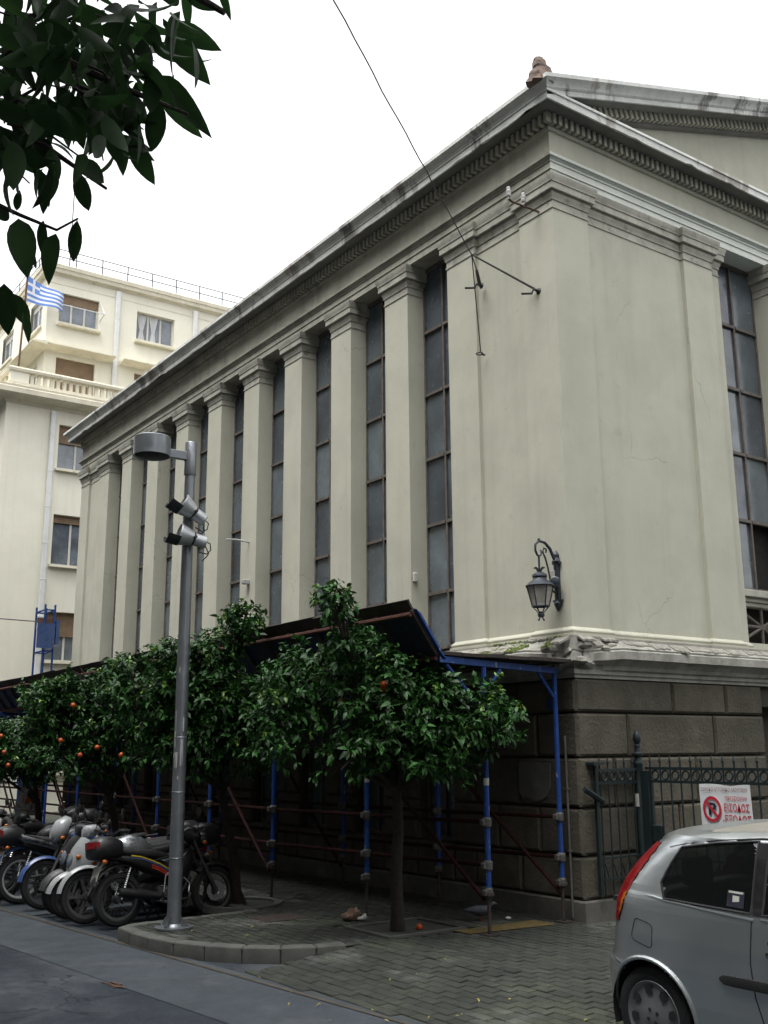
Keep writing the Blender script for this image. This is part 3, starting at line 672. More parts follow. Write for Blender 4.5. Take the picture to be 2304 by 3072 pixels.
def sidewall(ops, x, y0, y1, z0, z1):
    bb = MB(); ys_ = sorted({y0, y1, *[q for o in ops for q in o[:2]]}); zs = sorted({z0, z1, *[q for o in ops for q in o[2:]]})
    for a, c in zip(ys_, ys_[1:]):
        for d, e in zip(zs, zs[1:]):
            if any(o[0] <= (a+c)/2 <= o[1] and o[2] <= (d+e)/2 <= o[3] for o in ops): continue
            bb.face((x, a, d), (x, c, d), (x, c, e), (x, a, e))
    return bb
SO = [(26.6, 28.0, 16.5, 17.66), (30.2, 31.6, 16.5, 17.66), (34, 35.4, 16.5, 17.66), (26.8, 28.2, 13.5, 15.2)]
s2 = sidewall(SO, 1.42, 26, 45, 13.4, 18.3); b.v, n0 = b.v+s2.v, len(b.v); b.f += [[k+n0 for k in f] for f in s2.f]
b.build('wall', 'cream', cr)
sash(UP[0], 26.16, 3, sh=.12, box=.22); sash(UP[1], 26.16, 3, curtain=1); sash(UP[2], 26.16, 2, sh=1.6, box=.15); sash(UP[3], 26.16, 2, sh=1.6, box=.15); sash(UP[4], 26.16, 3, curtain=1)
for o in UP: MB().box(o[0]-.02, o[1]+.02, 26.30, 26.33, o[2]-.02, o[3]+.02).build('interior', 'curtain' if o is UP[0] else 'dark_backing', cr)
for o in SO:
    y0_, y1_, z0_, z1_ = o; f = MB(); f.box(1.52, 1.58, y0_, y0_+.05, z0_, z1_); f.box(1.52, 1.58, y1_-.05, y1_, z0_, z1_); f.box(1.52, 1.58, y0_+.05, y1_-.05, z0_, z0_+.05); f.box(1.52, 1.58, y0_+.05, y1_-.05, z1_-.25, z1_); f.box(1.525, 1.575, (y0_+y1_)/2-.04, (y0_+y1_)/2+.04, z0_+.05, z1_-.25)
    f = f.build('window', 'white_frame', cr); MB().box(1.545, 1.56, y0_+.05, y1_-.05, z0_+.05, z1_-.25).build('pane', 'house_glass', f)
    MB().box(1.34, 1.52, y0_-.07, y1_+.07, z0_-.09, z0_-.003).build('sill', 'cream_trim', f); MB().box(1.44, 1.65, y0_, y1_, z1_+.001, z1_+.02).build('lintel', 'cream', f)
# bands, eaves, sun shade, pipes
MB().sweep(lambda o, z: [(14, 26-o, z), (1.42-o, 26-o, z), (1.42-o, 45, z)], [(0, 17.95), (.012, 17.952), (.012, 17.985), (0, 17.987)]).build('string_course', 'cream_trim', cr)
MB().sweep(lambda o, z: [(14, 26-o, z), (1.42-o, 26-o, z), (1.42-o, 45, z)], [(0, 18.25), (.05, 18.3), (.18, 18.33), (.20, 18.45), (.24, 18.47), (.26, 18.60), (.24, 18.62), (-3, 18.66)]).build('eaves', 'cream_trim', cr)
for (a, c) in ((1.36, 3.80), (4.1, 7.2)): MB().loft([[(a, 25.45, 15.48), (c, 25.45, 15.48), (c, 26, 15.42), (a, 26, 15.42)], [(a, 25.45, 15.52), (c, 25.45, 15.52), (c, 26, 15.56), (a, 26, 15.56)]]).build('sun_shade', 'cream_trim', cr)
MB().loft([[(.85, 25.5, 15.48), (1.42, 25.5, 15.42), (1.42, 30, 15.42), (.85, 30, 15.48)], [(.85, 25.5, 15.52), (1.42, 25.5, 15.56), (1.42, 30, 15.56), (.85, 30, 15.52)]]).build('sun_shade', 'cream_trim', cr)
for (x, y, z0, z1) in ((3.92, 25.93, 13.5, 18.2), (6.98, 25.93, 13.5, 18.2), (1.56, 24.93, 0, 12.9)):
    t = MB(); t.box(x-.085, x+.085, y-.06, y+.06, z0, z1)
    for zz in [z0+1.2*k for k in range(1, int((z1-z0)/1.2)+1)]: t.box(x-.1, x+.1, y-.068, y+.0, zz, zz+.05)
    t.build('drainpipe', 'white_pipe', cr, bevel=.02)
aw = MB()      # folded awning frame in front of the first upper window
for (p, q) in (((1.8, 25.5, 17.0), (3.3, 25.5, 17.0)), ((1.8, 26, 17.6), (1.8, 25.5, 17.0)), ((3.3, 26, 17.6), (3.3, 25.5, 17.0)), ((1.8, 26, 16.9), (1.8, 25.5, 17.0)), ((3.3, 26, 16.9), (3.3, 25.5, 17.0))): aw.tube([p, q], .018, 6)
aw.build('awning_frame', 'white_pipe', cr)
rl = MB()
for z in (18.98, 19.26): rl.tube([(1.35, 45, z), (1.35, 25.95, z), (14, 25.95, z)], .017, 5)
rl.build('roof_rail', 'dark_metal', cr)
pme = MB().tube([(0, 0, 18.62), (0, 0, 19.27)], .02, 5).mesh('rail_post', m['dark_metal'])
for i in range(14): inst('rail_post', pme, cr, (1.36+.96*i, 25.95, 0))
for i in range(1, 12): inst('rail_post', pme, cr, (1.35, 25.95+1.2*i, 0))
an = MB().tube([(2.4, 27, 18.6), (2.4, 27, 22.3)], .02, 5); an.build('aerial', 'dark_metal', cr)
# flag on the terrace
fl = thing('flagpole', 'rusty flagpole on the terrace flying a blue and white striped flag with a cross', 'flag', (.55, 25.7, 13.42))
MB().tube([(.55, 25.95, 13.42), (.60, 25.75, 17.98)], .035, 8).build('pole', 'rusty', fl)
def flagpt(u, v):   # u along, v down
    s = u*1.35; d = .28*sin(u*5.2+v*.7)*u
    return V((.63+s*.78+.05*d, 25.75-s*.35+d, 17.85-v*.92*(1-.35*u)-s*.40-.16*u*u))
for col, nm in (('flag_blue', 0), ('flag_white', 1)):
    b = MB(); nu = 27
    for i in range(nu):
        for j in range(9):
            if i < 10 and j < 5: white = (j == 2) or (4 <= i < 6)
            else: white = j % 2 == 1
            if white == bool(nm):
                b.face(flagpt(i/nu, j/9), flagpt((i+1)/nu, j/9), flagpt((i+1)/nu, (j+1)/9), flagpt(i/nu, (j+1)/9))
    b.build('flag_cloth', col, fl, smooth=60)
# ------------------------------------------------------------------ building added across the street, behind the camera, to block sky light
op = thing('apartment_building', 'plain grey apartment building added unseen across the street to block sky light', 'building', (-12.2, 0, 0))
b = MB(); b.box(-22, -12.2, -45, 60, 0, 20); b.build('wall', 'opp_wall', op)
fm = MB().box(-.05, .03, -.75, .75, 0, 1.5).mesh('window', m['white_frame']); pm_ = MB().box(-.02, .05, -.68, .68, .07, 1.43).mesh('pane', m['house_glass'])
for fl_ in range(6):
    for i in range(22):
        wi = inst('window', fm, op, (-12.2, -30+i*3.2, 1.3+3.1*fl_)); inst('pane', pm_, wi, (-12.2, -30+i*3.2, 1.3+3.1*fl_))
    MB().box(-12.2, -12.05, -45, 60, .75+3.1*fl_, .85+3.1*fl_).build('string_course', 'opp_wall', op)

def block(x0, x1, y0, y1, h, label):  # unseen building added to block sky light near the horizon
    o = thing('apartment_building', label, 'building', ((x0+x1)/2, (y0+y1)/2, 0)); MB().box(x0, x1, y0, y1, 0, h).build('wall', 'opp_wall', o)
    MB().box(x0-.2, x1+.2, y0-.2, y1+.2, h+.002, h+.3).build('cornice', 'opp_wall', o)
    n = int((x1-x0)/3.2); yw = y1 if y1 < 0 else y0; s_ = 1 if y1 < 0 else -1
    fm2 = MB().box(-.7, .7, -.03, .05*1, 0, 1.5).mesh('window', m['white_frame']); pm2 = MB().box(-.63, .63, -.06, .07, .07, 1.43).mesh('pane', m['house_glass'])
    for f in range(int(h/3.1)):
        for i in range(n):
            wi = inst('window', fm2, o, (x0+1.6+3.2*i, yw, 1.2+3.1*f)); inst('pane', pm2, wi, (x0+1.6+3.2*i, yw, 1.2+3.1*f))
block(-6, 42, -66, -36, 19, 'long grey apartment building added unseen behind the square to block low sky light')
block(-24, 4, 66, 84, 19, 'distant grey apartment building added unseen beyond the street end to block low sky light')
# ------------------------------------------------------------------ protective scaffold canopy
sc = thing('scaffold_canopy', 'blue tube scaffold with dark protective canopy along the museum pavement', 'scaffold', (-1, 0, 0))
def xo(y): return -1.37-min(.42, .125*max(0, y))
def xi(y): return -.23-min(.42, .13*max(0, y))
fy = [0, 1.82, 3.64, 5.46, 7.28, 9.1, 10.92, 12.74, 14.56, 16.38, 18.2, 20.02, 21.84, 23.66]
def coup(p, parent=sc, s=1):
    b = MB(); p = V(p); b.lathe([(.03*s, -.05), (.048*s, -.04), (.05*s, .035), (.03*s, .05)], p, 8); b.box(p.x-.075*s, p.x-.02, p.y-.025, p.y+.03, p.z-.03, p.z+.03)
    return b.build('coupler', 'coupler', parent, bevel=.006)
for i, y in enumerate(fy):
    for k, x in enumerate((xo(y), xi(y))):
        yb = y-.03+(.13 if k else 0)
        b = MB().tube([(x, yb, .42), (x+.01, yb, 2.62)], .028, 8)
        P = b.build('scaffold_post', 'blue', sc, smooth=True)
        j = MB(); j.tube([(x-.005, yb, .02), (x, yb, .45)], .019, 8); j.lathe([(.03, .36), (.055, .37), (.055, .40), (.03, .41)], (x, yb, 0), 8); j.box(x-.07, x+.07, yb-.07, yb+.07, .001, .014)
        j.build('jack', 'jack', P)
        if i < 6:
            coup((x, yb, 1.07)); coup((x, yb, .655))
            if i < 3: coup((x, yb, .40), s=.9)
        if k == 0 and i < 2: MB().lathe([(.0292, 1.43), (.0292, 1.5)], (x+.005, yb, 0), 10).build('label_sticker', 'paper', P)
    b = MB(); b.box(xi(y)+.05, xi(y)-.03, y-.03, y+.03, 2.60, 2.66)
    b = MB(); b.loft([[(xi(y)+.04, y+.07, 2.60), (xi(y)+.04, y+.13, 2.60), (xi(y)+.04, y+.13, 2.665), (xi(y)+.04, y+.07, 2.665)], [(-1.98, y-.09, 2.645), (-1.98, y-.03, 2.645), (-1.98, y-.03, 2.71), (-1.98, y-.09, 2.71)]]); b.build('beam', 'blue', sc)
    br = MB(); br.tube([(xo(y), y-.03, 2.15), (xo(y)-.5, y-.05, 2.63)], .02, 6); br.tube([(xo(y), y-.03, 2.33), (xo(y)+.27, y, 2.61)], .02, 6); br.tube([(xi(y), y+.1, 2.33), (xi(y)-.25, y+.08, 2.61)], .02, 6)
    br.build('brace', 'blue', sc)
    st_ = MB(); st_.loft([[(-1.95, y-.16, 2.67), (-1.95, y-.105, 2.67), (-2.0, y-.105, 2.71), (-2.0, y-.16, 2.71)], [(-2.26, y-.16, 3.11), (-2.26, y-.105, 3.11), (-2.32, y-.105, 3.15), (-2.32, y-.16, 3.15)]]); st_.build('fan_strut', 'blue', sc)
def tubeb(a, b, mat, name, r=.021): MB().tube([a, b], r, 7).build(name, mat, sc, smooth=True)
for i, (a, c) in enumerate(zip(fy, fy[1:])):
    for z in (1.07, .655):
        tubeb((xo(a)+.03, a, z), (xo(c)+.03, c, z-.006), 'red_tube', 'ledger'); tubeb((xi(a)+.03, a+.1, z), (xi(c)+.03, c+.1, z-.006), 'red_tube', 'ledger')
    if i % 2 == 0:
        tubeb((xo(a)-.03, a, .33), (xo(c)-.03, c-.1, 1.75), 'red_tube', 'diagonal_brace'); tubeb((xi(a)-.03, a+.1, .30), (xi(c)-.03, c, 1.75), 'red_tube', 'diagonal_brace')
    # deck boards
    for k in range(6):
        x0 = -.14-.31*k; MB().box(x0-.30, x0, a-.1+.004, c-.1-.004, 2.715+.004*(k % 2), 2.75+.004*(k % 2)).build('deck_board', 'board', sc)
    # inclined fan of sheet panels with ribs
    for k in range(3):
        y0, y1 = a-.1+(c-a)*k/3+.006, a-.1+(c-a)*(k+1)/3-.006
        n = V((-.41, 0, -.30)).normalized()*-.006
        A, Bq = V((-1.99, 0, 2.72)), V((-2.31, 0, 3.16))
        p = MB(); p.loft([[A+V((0, y0, 0)), A+V((0, y1, 0)), Bq+V((0, y1, 0)), Bq+V((0, y0, 0))], [A+V((.012, y0, .008)), A+V((.012, y1, .008)), Bq+V((.012, y1, .008)), Bq+V((.012, y0, .008))]])
        p.build('fan_panel', 'tarp', sc)
        rb = MB(); rb.loft([[A+V((-.04, y0-.02, -.028)), A+V((-.04, y0+.02, -.028)), A+V((-.004, y0+.02, -.004)), A+V((-.004, y0-.02, -.004))], [Bq+V((-.04, y0-.02, -.028)), Bq+V((-.04, y0+.02, -.028)), Bq+V((-.004, y0+.02, -.004)), Bq+V((-.004, y0-.02, -.004))]])
        rb.build('fan_rib', 'jack', sc)
    j1, j2 = rg.uniform(-.012, .012), rg.uniform(-.012, .012)
    MB().loft([[(-2.285, a-.1, 3.12+j1), (-2.31, a-.1, 3.13+j1), (-2.39, a-.1, 3.25+j1), (-2.365, a-.1, 3.26+j1)], [(-2.285, c-.106, 3.12+j2), (-2.31, c-.106, 3.13+j2), (-2.39, c-.106, 3.25+j2), (-2.365, c-.106, 3.26+j2)]]).build('toe_board', 'board', sc)
    tubeb((-2.345, a-.1, 3.10), (-2.345, c-.1, 3.10), 'brown_tube', 'fan_tube', .024)
    tubeb((-2.03, a-.1, 2.68), (-2.03, c-.1, 2.68), 'brown_tube', 'fan_tube', .022)
# small lifting frame standing on the canopy deck
tw = thing('hoist_frame', 'small blue tube frame with blue boards standing on the canopy', 'scaffold', (-.4, 17.2, 2.75))
b = MB()
for (x, y) in ((-.70, 17.05), (-.70, 17.75), (-.46, 17.05), (-.46, 17.75)): b.tube([(x, y, 2.76), (x, y, 5.33)], .026, 7)
for z in (5.2, 4.2, 3.3):
    b.tube([(-.7, 17.05, z), (-.46, 17.05, z)], .02, 6); b.tube([(-.7, 17.75, z), (-.46, 17.75, z)], .02, 6); b.tube([(-.7, 17.05, z), (-.7, 17.75, z)], .02, 6); b.tube([(-.46, 17.05, z), (-.46, 17.75, z)], .02, 6)
b.build('frame', 'blue', tw)
MB().box(-.88, -.46, 16.97, 17.02, 4.26, 4.86).build('board_panel', 'blue_paint', tw); MB().box(-.43, -.35, 16.97, 17.6, 4.35, 4.95).build('board_panel', 'blue_paint', tw)
MB().box(-.86, -.40, 17.08, 17.12, 4.87, 5.0).build('plank', 'rusty', tw)
cb_ = MB(); cb_.tube([(-.7, 17.1, 4.9), (-3.0, 20, 5.3), (-6, 24, 5.75)], .014, 5); tag(cb_.build('cable', 'wire'), 'thin sagging cable running from the blue hoist frame across the street', 'cable')
# ------------------------------------------------------------------ street lamp
lx, ly = -3.683, 2.289
lp = thing('street_lamp', 'tall grey steel street lamp with drum head and two floodlights on the pavement corner', 'street lamp', (lx, ly, 0))
MB().tube([(lx, ly, .0), (lx, ly, 2.9), (lx, ly, 5.0)], [.074, .066, .058], 20).build('pole', 'galv', lp, smooth=True)
MB().lathe([(.066, 4.86), (.069, 4.87), (.069, 5.24), (.062, 5.25), (.001, 5.25)], (lx, ly, 0), 20).build('pole_cap', 'galv', lp, smooth=True)
bp_ = MB(); bp_.lathe([(.2, .003), (.2, .02), (.1, .024), (.078, .05)], (lx, ly, 0), 20)
for k in range(4): a = k*pi/2+.6; bp_.lathe([(.018, .02), (.018, .05), (.001, .052)], (lx+.155*cos(a), ly+.155*sin(a), 0), 6); bp_.loft([[(lx+.07*cos(a), ly+.07*sin(a)+.005, .02), (lx+.17*cos(a), ly+.17*sin(a)+.005, .022), (lx+.07*cos(a), ly+.07*sin(a)+.005, .14)], [(lx+.07*cos(a), ly+.07*sin(a)-.005, .02), (lx+.17*cos(a), ly+.17*sin(a)-.005, .022), (lx+.07*cos(a), ly+.07*sin(a)-.005, .14)]])
bp_.build('base_plate', 'galv', lp)
hx, hy = lx-.46, ly+.02
MB().box(lx-.27, lx-.05, ly-.03, ly+.03, 5.03, 5.13).build('lamp_arm', 'galv', lp, bevel=.006)
hd = MB(); hd.lathe([(.001, 5.24), (.195, 5.24), (.205, 5.23), (.205, 5.02), (.198, 5.018), (.19, 5.03), (.185, 5.10), (.001, 5.12)], (hx, hy, 0), 36); hd.build('lamp_head', 'galv', lp, smooth=30)
MB().lathe([(.186, 5.035), (.12, 5.015), (.001, 5.005)], (hx, hy, 0), 28).build('lamp_lens', 'black_matte', lp, smooth=True)
for z in (.69, 1.36, 1.93): MB().lathe([(.074-.003*z, z), (.078-.003*z, z+.006), (.074-.003*z, z+.014)], (lx, ly, 0), 18).build('strap', 'galv', lp)
for (az, z0, z1, wd) in ((-2.6, 1.62, 1.78, .5), (-1.9, 1.78, 1.83, .35), (-3.0, 1.83, 2.0, .3), (-2.15, 1.5, 1.53, .3), (-2.9, 1.98, 2.22, .25), (-1.75, 1.64, 1.92, .42), (-1.6, 2.0, 2.15, .2), (-2.5, 2.62, 2.68, .35), (-3.1, 1.72, 1.78, .2)):
    s = MB(); r_ = .0735-.0028*z0
    s.loft([[(lx+r_*cos(az+a*wd), ly+r_*sin(az+a*wd), z) for a in (-.5, -.25, 0, .25, .5)] for z in (z0, z1)], cap=False, close=False); s.build('sticker', 'paper' if z1-z0 < .2 else 'alum', lp)
def flood(z, tilt, azim):
    """floodlight: drum behind, flared bell in front, visor; local +x is the beam"""
    i0 = V((lx, ly, z)); R = Matrix.Translation(i0+V((-.02, -.15, 0))) @ Matrix.Rotation(azim, 4, 'Z') @ Matrix.Rotation(tilt, 4, 'Y') @ Matrix.Scale(.84, 4)
    b = MB(); b.lathe([(.001, -.2), (.075, -.2), (.085, -.185), (.085, -.04), (.078, -.03), (.09, -.02), (.12, .07), (.145, .16), (.152, .165), (.152, .185), (.14, .186), (.13, .16), (.08, 0), (.001, -.01)], (0, 0, 0), 22, (1, 0, 0)); b.xf(R)
    f = b.build('floodlight', 'alum', lp, smooth=30)
    v = MB(); v.loft([[V((x, r*cos(t), r*sin(t))) for t in [pi+.35+k*(pi-.7)/12 for k in range(13)]] for x, r in ((.16, .154), (.33, .162))], cap=False, close=False); v.xf(R); v.build('visor', 'dark_metal', f, smooth=True)
    c = MB(); c.lathe([(.087, -.035), (.094, -.03), (.094, -.012), (.087, -.008)], (0, 0, 0), 20, (1, 0, 0)); c.box(-.04, 0, -.11, .11, -.01, .01); c.tube([(-.02, .11, 0), (-.02, .16, .0)], .02, 6); c.xf(R); c.build('clamp', 'dark_metal', f)
    w_ = MB(); w_.tube([R @ V((-.2, .03*sin(k), -.02-.03*k)) if k < 2 else R @ V((-.24-.03*sin(k*.8), .02, -.05-.04*k)) for k in range(6)], .007, 5); w_.tube([R @ V(p) for p in ((-.19, -.05, .03), (-.27, -.05, .02), (-.30, -.05, -.06), (-.26, -.04, -.13), (-.15, 0, -.15))], .007, 5); w_.build('flex', 'wire', f)
    return f
flood(4.40, radians(-32), radians(172)); flood(4.10, radians(-14), radians(170))
# ------------------------------------------------------------------ wall lantern on the museum
ln = thing('wall_lantern', 'black iron wall lantern hanging from a scrolled bracket on the museum corner', 'lantern', (-.3, .18, 3.3))
b = MB(); b.box(-.045, -.001, .15, .21, 3.42, 3.90); b.lathe([(.001, -.13), (.03, -.08), (.05, -.03), (.03, 0)], (-.025, .18, 3.44), 8); b.lathe([(.03, 0), (.055, .02), (.03, .06), (.035, .1), (.001, .16)], (-.025, .18, 3.88), 8)
b.box(-.04, -.005, .11, .25, 3.43, 3.455); b.box(-.04, -.005, .12, .24, 3.87, 3.895); b.build('back_plate', 'lamp_iron', ln, bevel=.005)
arc = [(-.03, .18, 3.80), (-.055, .18, 3.92), (-.12, .18, 4.04), (-.20, .18, 4.105), (-.29, .18, 4.115), (-.345, .18, 4.07), (-.35, .18, 4.0), (-.325, .18, 3.95), (-.295, .18, 3.935), (-.265, .18, 3.955), (-.255, .18, 3.995), (-.275, .18, 4.01)]
b = MB(); b.tube(arc, [.02, .019, .018, .017, .016, .015, .014, .013, .012, .011, .009, .007], 8)
b.tube([(-.03, .18, 3.58), (-.09, .18, 3.60), (-.13, .18, 3.66), (-.16, .18, 3.80), (-.20, .18, 3.93), (-.235, .18, 3.99), (-.215, .18, 4.04), (-.18, .18, 4.03), (-.185, .18, 3.985)], .011, 7)
b.tube([(-.03, .18, 3.46), (-.06, .18, 3.53), (-.12, .18, 3.56), (-.17, .18, 3.585)], .012, 7); b.tube([(-.30, .18, 3.935), (-.30, .18, 3.78)], .012, 7); b.lathe([(.012, 0), (.018, .012), (.001, .025)], (-.29, .18, 4.125), 6)
b.build('scroll_arm', 'lamp_iron', ln, smooth=True)
b = MB(); b.lathe([(.165, 3.585), (.17, 3.592), (.12, 3.635), (.085, 3.66), (.075, 3.685), (.09, 3.70), (.085, 3.72), (.05, 3.745), (.02, 3.755)], (-.30, .18, 0), 12); b.build('lantern_roof', 'lamp_iron', ln, smooth=35)
cr_ = MB()
for k in range(8): a = k*pi/4; cr_.tube([(-.30+.015*cos(a), .18+.015*sin(a), 3.755), (-.30+.04*cos(a), .18+.04*sin(a), 3.80), (-.30+.065*cos(a), .18+.065*sin(a), 3.80)], .008, 5)
cr_.build('crown', 'lamp_iron', ln)
fb_ = MB()
for k in range(6):
    a = k*pi/3+.3; fb_.tube([(-.30+.15*cos(a), .18+.15*sin(a), 3.59), (-.30+.095*cos(a), .18+.095*sin(a), 3.36)], .008, 6); fb_.tube([(-.30+.09*cos(a), .18+.09*sin(a), 3.355), (-.30+.03*cos(a), .18+.03*sin(a), 3.285)], .006, 5)
fb_.lathe([(.10, 3.35), (.105, 3.36), (.10, 3.37)], (-.30, .18, 0), 6, start=.3); fb_.build('cage', 'lamp_iron', ln)
for k in range(6):
    a, c = k*pi/3+.3, (k+1)*pi/3+.3
    MB().face(*[(-.30+r*cos(t), .18+r*sin(t), z) for r, t, z in ((.145, a, 3.585), (.145, c, 3.585), (.092, c, 3.362), (.092, a, 3.362))]).build('pane', 'lamp_glass', ln)
b = MB(); b.lathe([(.012, 3.30), (.035, 3.285), (.042, 3.26), (.03, 3.235), (.001, 3.23)], (-.30, .18, 0), 10)
for k in range(4): a = k*pi/2; b.tube([(-.30+.02*cos(a), .18+.02*sin(a), 3.235), (-.30+.035*cos(a), .18+.035*sin(a), 3.205), (-.30+.05*cos(a), .18+.05*sin(a), 3.205)], .007, 5)
b.build('finial', 'lamp_iron', ln, smooth=True)
sp = thing('wall_spotlight', 'small clear round spotlight with ivory box fixed beside the wall lantern bracket', 'spotlight', (-.1, .16, 3.65))
MB().lathe([(.02, -.05), (.05, -.02), (.06, .02), (.062, .04)], (-.10, .14, 3.66), 14, (-.5, -.6, -.35)).build('housing', 'alum', sp, smooth=True); MB().lathe([(.062, .04), (.045, .055), (.001, .06)], (-.10, .14, 3.66), 14, (-.5, -.6, -.35)).build('lens', 'pane', sp, smooth=True)
MB().box(-.07, -.001, .19, .27, 3.66, 3.80).build('ballast_box', 'plate', sp, bevel=.006)
# ------------------------------------------------------------------ wires and anchors
kn = V((-.62, .83, 7.87))
wr = thing('span_wire', 'dark span wire tied by stays to the museum pier and crossing above the street', 'cable', tuple(kn))
e1 = V((-4.28, -1.8, 8.10)); dr_ = (e1-kn)
ptsw = []
for i in range(60):
    t = i/59*3.2; p = kn+dr_*t; p += V((0, 0, -.25*t*(1-t/3.2)*.6+.25*t*.0)); p += V((mnoise.noise((i*.7, 0, 0)), mnoise.noise((i*.7, 5, 0)), mnoise.noise((i*.7, 9, 0))))*.02
    ptsw.append(p)
MB().tube(ptsw, .007, 5).build('long_wire', 'wire', wr)
A1, A2, A3 = V((0, .30, 7.33)), V((0, 1.37, 7.82)), V((0, 1.37, 6.84))
MB().tube([kn, kn.lerp(A1, .93), A1+V((-.04, 0, 0))], [.011, .015, .02], 6).build('stay', 'wire', wr)
b = MB().tube([kn, kn.lerp(A2, .5)], .008, 6); b.tube([kn.lerp(A2, .5), A2+V((-.03, 0, 0))], [.02, .026], 6); b.build('stay', 'wire', wr)
MB().tube([kn, A3+V((-.05, 0, .03))], .0075, 6).build('stay', 'wire', wr)
for A in (A1, A2):
    h = MB(); h.tube([A+V((.02, 0, 0)), A+V((-.09, 0, 0)), A+V((-.10, .02, -.05)), A+V((-.26, .03, -.09))], .014, 6); h.lathe([(.045, 0), (.02, .02)], A, 8, (-1, 0, 0)); h.build('wall_hook', 'wire', wr)
h = MB(); h.tube([A3+V((.02, 0, 0)), A3+V((-.04, 0, 0))], .012, 6); h.tube([A3+V((-.07+.045*cos(t), .045*sin(t), 0)) for t in [k*pi/5 for k in range(10)]], .008, 5, closed=True); h.build('wall_hook', 'wire', wr)
ib = thing('insulator_bracket', 'rusty wall bracket carrying two white porcelain insulators under the cornice', 'insulator', (-.25, .235, 8.37))
MB().tube([(0, .235, 8.38), (-.46, .235, 8.38), (-.50, .235, 8.40), (-.505, .235, 8.47)], .014, 6).build('bracket', 'rusty', ib)
for x in (-.505, -.26):
    MB().lathe([(.012, 8.40), (.012, 8.43), (.03, 8.44), (.036, 8.465), (.026, 8.475), (.034, 8.49), (.034, 8.51), (.02, 8.525), (.026, 8.54), (.022, 8.56), (.001, 8.57)], (x, .235, .0), 12).build('insulator', 'porcelain', ib, smooth=True)
MB().tube([(-.26, .235, 8.36), (-.26, .235, 8.44)], .01, 6).build('pin', 'rusty', ib)
# ------------------------------------------------------------------ iron fence with sign
fx0, fy0, FX = .146, -.1, .844
fe = thing('iron_fence', 'dark green iron railing fence with ring frieze and finial post beside the museum corner', 'fence', (FX, -.1, .2))
def rail(a, b, z, h=.034): 
    a, b = V(a), V(b); t = (b-a).normalized(); n = V((-t.y, t.x, 0))*.012
    MB().loft([[a-n+V((0, 0, z)), a+n+V((0, 0, z)), a+n+V((0, 0, z+h)), a-n+V((0, 0, z+h))], [b-n+V((0, 0, z)), b+n+V((0, 0, z)), b+n+V((0, 0, z+h)), b-n+V((0, 0, z+h))]]).build('rail', 'green_iron', fe)
def run(a, b, n, dz=0, low=True):
    a, b = V((*a, 0)), V((*b, 0))
    for z in (1.54+dz, 1.40+dz, .62, .40): rail(a, b, z, .022 if z < 1 else .03)
    t = (b-a)/n; ring = None
    for k in range(n):
        p = a+t*(k+.5)
        q = MB(); q.tube([(p.x, p.y, .24), (p.x, p.y, 1.62+dz)], .0105, 6); q.lathe([(.0105, 0), (.017, .015), (.001, .085)], (p.x, p.y, 1.62+dz), 6); q.build('bar', 'green_iron', fe)
    u = t.normalized()
    for k in range(1, n):
        p = a+t*k+V((0, 0, 1.485+dz)); r = .045
        MB().tube([p+u*r*cos(s)+V((0, 0, r*sin(s)*1.05)) for s in [j*pi/6 for j in range(12)]], .011, 6, closed=True).build('ring', 'green_iron', fe)
    for k in range(n):
        p = a+t*k; MB().tube([p+V((0, 0, .43)), p+t*.5+V((0, 0, .61)), p+t+V((0, 0, .43))], .008, 5).build('low_cross', 'green_iron', fe)
run((fx0, fy0), (FX-.04, fy0), 5)
run((FX, fy0-.1), (FX, fy0-6.1), 43, .012)
def post(x, y, h, r=.04, fin=True):
    b = MB(); b.lathe([(r, .0), (r, 1.6), (r*1.25, 1.61), (r*1.25, 1.64), (r*.85, 1.65), (r*.85, 1.70)] if not fin else [(r*1.1, 0), (r*1.1, 1.40), (r, 1.42), (r, 1.60), (r*1.1, 1.61), (r*1.1, 1.63), (r*.8, 1.66), (r*.8, 1.69), (r*1.25, 1.71), (r*1.3, 1.73), (r*.7, 1.75), (r*.6, 1.80), (r*.75, 1.805), (r*.75, 1.82), (r*.5, 1.83), (r*.85, 1.87), (r*.95, 1.90), (r*.8, 1.94), (r*.4, 1.975), (.001, 1.99)], (x, y, 0), 12)
    return b.build('post', 'green_iron', fe, smooth=35)
post(FX, fy0, 2, .05); b = MB().box(FX-.04, FX+.05, fy0-.16, fy0-.06, .05, 1.54); b.build('gate_stile', 'green_iron', fe)
b = MB().box(fx0-.02, fx0+.02, fy0-.02, fy0+.02, .24, 1.6); b.box(fx0-.08, fx0+.08, fy0-.06, fy0+.07, 1.61, 1.64); b.build('wall_stile', 'green_iron', fe)
MB().tube([(fx0-.2, fy0-.02, 1.36), (fx0+.08, fy0-.02, 1.22)], .03, 6).build('hinge_arm', 'green_iron', fe)
MB().box(FX-.03, FX+.03, fy0-.30, fy0-.17, .78, .96).build('lock_box', 'green_iron', fe, bevel=.006)
MB().box(FX-.058, FX-.054, fy0-.03, fy0+.025, 1.15, 1.29).build('label_sticker', 'paper', fe)
MB().box(FX-.1, FX+.1, -6.2, -.25, -.06, .22).build('base_wall', 'plinth', fe, bevel=.01)
